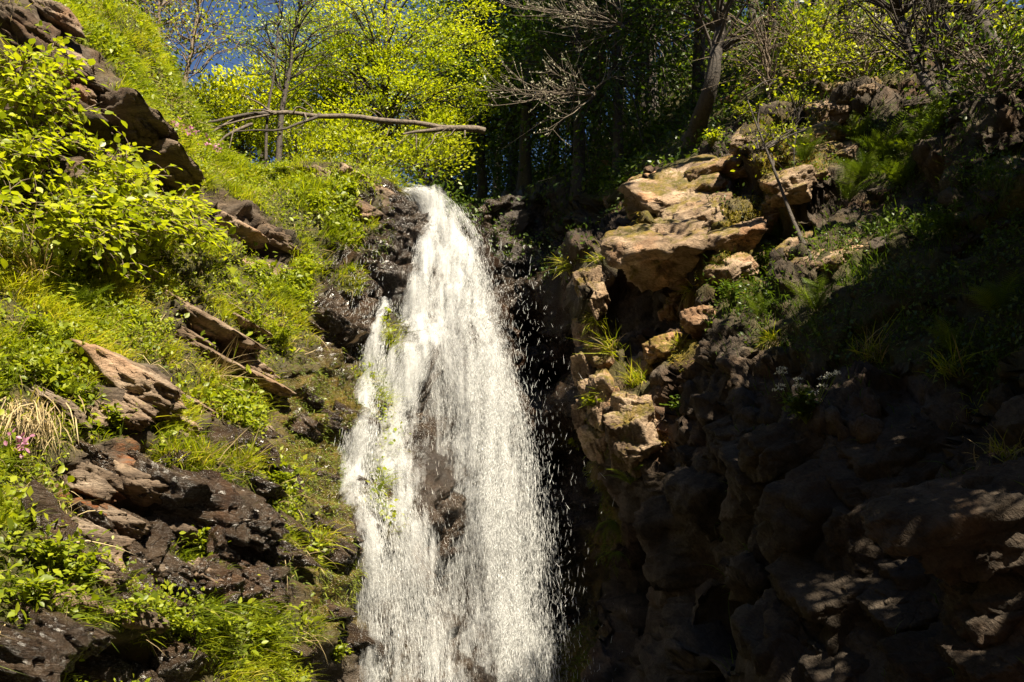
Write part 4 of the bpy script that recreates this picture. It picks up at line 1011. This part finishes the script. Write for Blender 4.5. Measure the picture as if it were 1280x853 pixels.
# openings in the canopy where the photograph shows sun on the right-hand rocks
for a in [(850,215,.8),(850,260,.8),(850,300,.7),(820,280,.6),(890,230,.6),(905,200,.5),(930,290,.5),(960,260,.4),(985,225,.35),(915,340,.35),(735,350,.45),(745,400,.45),(740,450,.45),(735,510,.45),(760,545,.4),(795,530,.45),(800,480,.4),(860,400,.35),
          (840,430,.35),(930,240,.35),(980,255,.7),(1040,190,.65),(1110,205,.7),(975,290,.45),(1075,165,.5),(1030,120,.45),(1090,110,.4),(1000,95,.4),(970,170,.4),(1010,230,.4),(1050,180,.35),(1130,170,.3),(1070,300,.2),(1030,290,.25),(960,300,.4),(900,360,.35),(1200,60,.4),(1230,40,.4),(1160,60,.3),(950,330,.2),(1060,215,.2),(1085,180,.25),(970,415,.42),(1015,355,.6),(1010,500,.3),(1110,195,.65),(1040,150,.22),(1075,140,.15),(1000,180,.2),(712,335,.2),(790,610,.2),(768,650,.14),(1040,790,.26),(1058,822,.22),(1225,745,.2),(890,700,.14),(1245,770,.12),(940,585,.15),(1000,530,.2),(1255,585,.16),(1160,740,.12),(1115,560,.12),(1265,640,.12),(1010,840,.12),(765,215,.12),(775,255,.1)]:
    add_gap(*a)
for px, py, y, r_ in [(1110,10,10.6,.6),(1210,25,10.2,.9),(1010,45,12.8,.6),(960,60,13.0,.4),(1080,60,12.6,.4)]: GAPS.append((at(px, py, y), r_))
for px in range(440, 650, 24):
    for py in range(250, 860, 60): add_gap(px, py, .42)
for px in range(-40, 440, 60):
    for py in range(0, 880, 70): GAPS.append((hit(px, py)[0], .75))
for px, py, y in [(480,85,17.5),(412,120,18.5),(480,40,17.5),(520,100,17.5),(440,100,17.5),(325,128,17),(372,35,14.6),(460,190,15.8),(370,180,15.5),(480,0,17.5),(540,60,17.5),(400,60,18.5)]: GAPS.append((at(px, py, y), 1.5))

# tall wood behind and right of the fall: dark trunks, crowns reaching over the gorge
DK = 'dark leafy tree in the shaded wood behind the waterfall'
for k, (px, y, h, r0) in enumerate([(600,21,8.5,.13),(655,19,9,.14),(722,17.0,10,.13),(772,16.4,10,.10),(820,19,9.5,.13),(690,24,9,.16),(560,25,8,.15),(860,22,10,.16),(780,26,9.5,.16),(960,19,9,.14),(1040,20,9,.14),(640,23,9,.14),(745,22,9.5,.14),(585,27,9,.15),(690,34,12,.16),(900,33,12,.16),(1000,24,10,.15),(620,29,10,.16),(720,31,11,.16),(840,29,11,.16),(540,31,9,.16),(930,27,11,.16)]):
    b = gz(px, 230, y); c = b + np.array([0, 0, h * .46])
    tree('wood_tree', {2: 'upright dark trunk standing behind the bare budded twigs', 3: 'slim dark trunk right of the bare budded twigs', 0: 'dark leafy tree beside the bright beech crown', 9: 'dark leafy tree rising behind the thick leaning trunk'}.get(k, DK), b, b + np.array([.2, -.1, h]), c, (2.1, 1.7, h * .46), 140, 60, .10, 'dark_leaf', r0=r0, seed=60 + k, group='trees of the shaded wood', spread=.36, flat=.5, gaps=True)
# right-hand trees seen as trunks against the slope
b, _ = hit(868, 178); 
tree('conifer', 'thick dark trunk leaning over the pale block with drooping twigs', b, at(930, -160, 13.4), at(915, -30, 13.2), (1.3, 1.2, 1.3), 60, 44, .07, 'dark_leaf', r0=.17, seed=80, trunk_pts=[at(890, 90, 13.3)], spread=.28, gaps=True)
b, _ = hit(1182, 132)
tree('hazel_tree', 'slanting sunlit trunk left of the twin trunks on the upper slope', b, at(1085, -150, 10.6), at(1110, -40, 10.6), (1.5, 1.2, 1.0), 90, 60, .075, 'hazel', r0=.075, seed=81, trunk_pts=[at(1140, 60, 10.8)], spread=.28, gaps=True)
b, _ = hit(1195, 125)
tree('hazel_tree', 'slanting darker trunk right of the twin trunks on the upper slope', b, at(1140, -150, 10.4), at(1200, 10, 10.2), (1.1, 1.0, .8), 76, 58, .075, 'hazel', r0=.055, seed=82, trunk_pts=[at(1165, 40, 10.5)], spread=.26, gaps=True)
for k, (px, py, y, lab) in enumerate([(1010,45,12.8,'leafy spray over the upper slope left of the slanting trunks'),(1080,60,12.6,'thin leafed shrub behind the slanting trunks'),(960,60,13.0,'loose leafed shrub between the thick trunk and the slope'),(1240,90,9.8,'dark leafed shrub at the right rim of the slope')]):
    b = gz(px, py + 60, y); c = at(px, py, y)
    tree('shrub', lab, b, c, c, (.85, .7, .7), 50, 42, .065, 'hazel' if k < 3 else 'dark_leaf', bark='twig', r0=.03, seed=90 + k, spread=.26, cat='shrub', flat=.6, gaps=True)
# leaning sapling in front of the mossy rock, and a thin upright one
b, _ = hit(1018, 335)
tree('sapling', 'leaning dark sapling crossing the mossy rock', b, at(932, 120, 10.6), at(960, 160, 10.7), (.5, .4, .5), 12, 12, .05, 'hazel', r0=.032, seed=95, trunk_pts=[at(985, 260, 10.5)], spread=.16, cat='sapling')
b, _ = hit(992, 225)
tree('sapling', 'thin straight stem beside the leaning sapling', b, at(993, 130, 11.3), at(985, 140, 11.3), (.3, .3, .3), 8, 10, .05, 'hazel', r0=.014, seed=96, spread=.14, cat='sapling')
# trees on the right bank whose crowns hang over the buttress and cleft (their trunks stand outside the picture)
OV = 'tall leafy tree on the right bank shading the buttress and cleft'
def frustum_cull(P):
    a, b_ = project(P); return ~((a > -30) & (a < 1262) & (b_ > 60) & (b_ < 880) & (P[:, 1] > 0))
CAN = [(1000,600,0,6,1.7),(1200,620,0,5.5,1.7),(960,770,0,7.5,1.6),(1110,800,0,6.5,1.7),(1270,780,0,5.5,1.6),(1110,440,0,5.5,1.3),(1240,420,0,5,1.5),(910,560,0,6.5,1.3),(1240,220,0,5.5,1.6),(1150,310,0,5,1.2),(655,265,0,8,1.3),(740,260,0,8,1.0),(690,430,0,9,1.2),(700,640,0,9.5,1.2),(820,760,0,8.5,1.3),  # unseen crowns on the sun's way; those over the cleft added to darken it
 (610,150,20,8,2.0),(690,120,18,8,2.0),(780,100,17,7.5,2.0),(870,80,16,7,1.8),(990,60,13.2,6,1.7),(660,40,21,7,2.0),(600,60,24,7,2.0),(760,20,20,7,2.0)]
for k, (px, py, y, dist, rr) in enumerate(CAN):
    c = (hit(px, py)[0] if y == 0 else at(px, py, y)) + SUN * dist
    if y == 0:
        bx, by = max(6.0, c[0] + 2.0) + .3 * (k % 3), c[1] + .6
        if c[0] < 2.5: bx, by = c[0] + 1.2, 15.0 + .5 * (k % 3)
    else: bx, by = c[0] + .4, max(c[1] + 2.0, y - .5)
    b = np.array([bx, by, ground_z(bx, by) - .2])
    lab = OV if y == 0 else 'tall tree of the wood with its crown over the gorge rim'
    tree('bank_tree', lab, b, c + np.array([0, 0, .6]), c, (rr, rr, rr * .75), 85, 20 if y == 0 and py < 450 and px > 1000 else 44, .14, 'dark_leaf', r0=.13, seed=120 + k, group='trees shading the buttress' if y == 0 else 'tall trees over the rim', spread=.40, flat=.5, gaps=True, cull=frustum_cull)

# hazel shrub on the left bank: long twigs, every near leaf its own piece
hz_b, hz_n = hit(60, 345)
HZ = thing('hazel_shrub', 'large leafy hazel shrub hanging over the upper left of the bank', 'shrub', hz_b)
LEAFM = []
for k in range(4):
    r_ = np.random.default_rng(k)
    V_ = LEAF_V * np.array([1, 1.12 + .15 * r_.random(), 1]) + r_.normal(size=LEAF_V.shape) * .018
    LEAFM.append(make_mesh('leaf', V_, LEAF_F, None, True, M['hazel_one']))
tips = []
starts = [(60,345),(20,300),(-40,360),(110,330),(-20,250),(40,250)]
ends = [(10,120),(45,140),(85,110),(30,190),(95,190),(130,200),(60,215),(150,215),(110,240),(180,240),(20,250),(70,270),(140,275),(200,280),(235,310),(100,300),(170,310),(40,310),(265,325),(220,350),(160,345),(205,365),(120,350),(300,338),(15,340),(90,330),(185,205),(60,160),(5,205),(245,290),(175,380),(70,245),(130,310),(210,300),(240,335),(190,330),(270,300),(225,270),(160,255),(285,350),(150,370),(110,270),(200,345),(255,345),(30,280),(95,150),(120,170)]
br = []
for e in ends:
    s = min(starts, key=lambda q_: (q_[0] - e[0]) ** 2 + (q_[1] - e[1]) ** 2 + random.uniform(0, 6000))
    s3, n3 = hit(*s); e3, ne = hit(*e)
    e3 = e3 + np.array([.15, -1, .25]) * random.uniform(.25, .95)
    m3 = .5 * (s3 + e3) + np.array([0, -.25, .15])
    c = wob(spline([s3, m3, e3], 9), .10, len(br), 1.6)
    br.append((c, np.linspace(.014, .004, 9))); tips.append(c)
tw = []
leaf_spots = []
for c in tips:
    for q_ in range(22):
        f = random.uniform(.2, 1.0); j = min(7, int(f * 8)); s = c[j] + (c[j + 1] - c[j]) * random.random()
        dn = unit(np.array([random.gauss(.1, .8), random.gauss(-.25, .5), random.gauss(.05, .45)])); ln = random.uniform(.15, .42)
        e = s + dn * ln + np.array([0, 0, -.06]); cc = spline([s, s + dn * ln * .5 + np.array([0, 0, .03]), e], 5)
        tw.append((cc, np.linspace(.005, .002, 5)))
        for z in range(5):
            g = (z + 1) / 5; pb = cc[min(4, int(g * 4.01))]
            sd_ = np.cross(dn, [0, 0, 1]) * (1 if z % 2 else -1)
            leaf_spots.append((pb, unit(sd_ * .8 + dn * .6 + rng.normal(size=3) * .25 + np.array([0, 0, -.15])), unit(np.array([.25, -.35, .9]) + rng.normal(size=3) * .35), random.uniform(.06, .115)))
V_, F_ = tubes(br, 6); link('branches', make_mesh('branches', V_ - hz_b, F_, None, True, M['twig']), HZ, 'stuff')
V_, F_ = tubes(tw, 4); link('twigs', make_mesh('twigs', V_ - hz_b, F_, None, True, M['twig']), HZ, 'stuff')
random.shuffle(leaf_spots)
for pb, dv, uv_, s in leaf_spots[:290]:
    o = link('leaf', random.choice(LEAFM), HZ)
    sv = unit(np.cross(uv_, dv)); uu = np.cross(dv, sv)
    o.matrix_local = Matrix.LocRotScale(Vector(pb - hz_b), Matrix((Vector(dv), Vector(sv), Vector(uu))).transposed().to_quaternion(), Vector((s, s, s)))
rest = leaf_spots[290:]
V_, F_ = leaves(np.array([a[0] for a in rest]) - hz_b, np.array([a[1] for a in rest]), np.array([a[2] for a in rest]), np.array([a[3] for a in rest]), LEAF_V * np.array([1, 1.2, 1]), LEAF_F)
link('foliage', make_mesh('foliage', V_, F_, dict(rnd=rnd_attr(len(rest), 7)), True, M['hazel']), HZ, 'stuff')

# fallen log across the gorge
lg = at(600, 164, 14.6)
LOG = thing('fallen_log', 'pale fallen tree trunk with broken branches lying across the gorge top', 'log', lg)
def pl(pts, n=14): return wob(spline([at(*p_) for p_ in pts], n), .07, int(pts[0][0]), 1.6) - lg
c = pl([(606,164,14.7),(585,163,14.6),(560,161,14.5),(500,154,14.2),(430,147,13.9),(380,142,13.7),(335,142,13.5),(300,146,13.4)], 24)
V_, F_ = tubes([(c, np.interp(np.linspace(0, 1, 24), [0, .5, 1], [.060, .044, .02]) * (1 + .08 * rng.normal(size=24)))], 10)
link('trunk', make_mesh('trunk', V_, F_, None, True, M['pale_bark']), LOG)
BR = [([(335,142,13.5),(290,145,13.2),(262,156,13.0),(222,164,12.9)],.03),([(330,144,13.5),(285,152,13.2),(255,168,13.0),(232,170,12.9)],.026),([(345,142,13.5),(310,147,13.3),(280,160,13.1),(240,163,13.0)],.02),
      ([(560,161,14.5),(530,163,14.3),(505,170,14.1)],.045),([(578,162,14.6),(579,172,14.5)],.02),([(520,170,14.2),(520,188,14.2)],.018),([(550,166,14.4),(545,180,14.3),(530,190,14.2)],.014),
      ([(400,143,13.8),(375,150,13.6),(345,166,13.4),(295,167,13.2)],.03),([(315,155,13.4),(290,170,13.2),(270,185,13.1)],.03),([(340,140,13.5),(325,130,13.4),(302,118,13.3)],.02),([(362,142,13.6),(370,132,13.6),(385,138,13.5)],.018),
      ([(380,142,13.7),(384,150,13.6)],.018),([(345,141,13.5),(330,136,13.4),(310,134,13.3)],.016),([(300,147,13.4),(292,165,13.2),(283,182,13.1)],.014)]
for k in range(22):      # short dead twigs along the log
    f = random.uniform(.1, .98); x0 = 600 - 290 * f; y0 = np.interp(x0, [300, 335, 380, 430, 500, 560, 606], [146, 142, 142, 147, 154, 161, 164]); yy0 = 13.4 + (x0 - 300) / 300 * 1.25
    a_ = random.choice([-1, 1, 1]); l_ = random.uniform(10, 30)
    BR.append(([(x0, y0, yy0), (x0 - l_ * .4, y0 + a_ * l_ * .5, yy0 - .05), (x0 - l_ * random.uniform(.5, 1.1), y0 + a_ * l_ * random.uniform(.5, 1.0), yy0 - .1)], random.uniform(.006, .012)))
for pts, r0 in BR:
    c = pl(pts, 8); V_, F_ = tubes([(c, np.linspace(r0, r0 * .35, 8))], 6)
    link('branch', make_mesh('branch', V_, F_, None, True, M['pale_bark'] if r0 != .03 or pts[0][0] < 330 else M['bark']), LOG)

# bare twigs with pale buds
def bare_shrub(label, root, ends_, seed, y):
    r = np.random.default_rng(seed)
    rt = at(*root)
    T = thing('bare_shrub', label, 'shrub', rt)
    buds = []
    for ex, ey in ends_:
        e = at(ex, ey, y + r.normal() * .25)
        mid_ = .5 * (rt + e) + np.array([0, -.1, -.06])
        c = wob(spline([rt, mid_, e], 10), .10, seed + int(ex), 1.5)
        ln = [(c, np.linspace(.011, .003, 10))]
        for q_ in range(12):
            j = r.integers(3, 9); s = c[j]; ax = unit(c[j + 1] - c[j] if j < 9 else c[9] - c[8])
            d_ = unit(ax * .8 + r.normal(size=3) * .5 + np.array([0, 0, .35])); l_ = r.uniform(.15, .6)
            tw_ = wob(np.array([s, s + d_ * l_ * .5, s + d_ * l_ + np.array([0, 0, .05])]), .02, q_)
            ln.append((tw_, np.array([.004, .003, .002])))
            for z in range(5):
                g = r.random(); pb = tw_[1] * (1 - g) + tw_[2] * g
                buds.append(pb)
        V_, F_ = tubes(ln, 5); link('branch', make_mesh('branch', V_ - rt, F_, None, True, M['pale_twig']), T)
    bp_ = np.array(buds)
    V_, F_ = leaves(bp_ - rt, np.array([0, 0, 1.]) + .35 * r.normal(size=bp_.shape), r.normal(size=bp_.shape), .020 + .016 * r.random(len(bp_)))
    link('buds', make_mesh('buds', V_, F_, dict(rnd=rnd_attr(len(bp_), 4)), True, M['bud']), T, 'stuff')
bare_shrub('bare pale twigs with white buds before the dark wood', (745,118,14.6), [(600,112),(606,128),(632,98),(700,142),(655,132),(680,92),(700,80),(765,95),(650,120),(690,170),(620,118),(670,105)], 5, 14.2)
bare_shrub('upper spray of bare budded twigs before the dark wood', (778,30,14.6), [(615,0),(640,18),(630,5),(650,12),(700,35),(720,50),(690,15),(740,5),(660,-10),(730,30),(780,0),(715,-5)], 6, 14.2)
bare_shrub('leafless twigs over the upper slope near the slanting trunks', (1133,55,11.0), [(1010,92),(1050,75),(1060,25),(1040,15),(1090,50),(1070,70)], 8, 11.4)
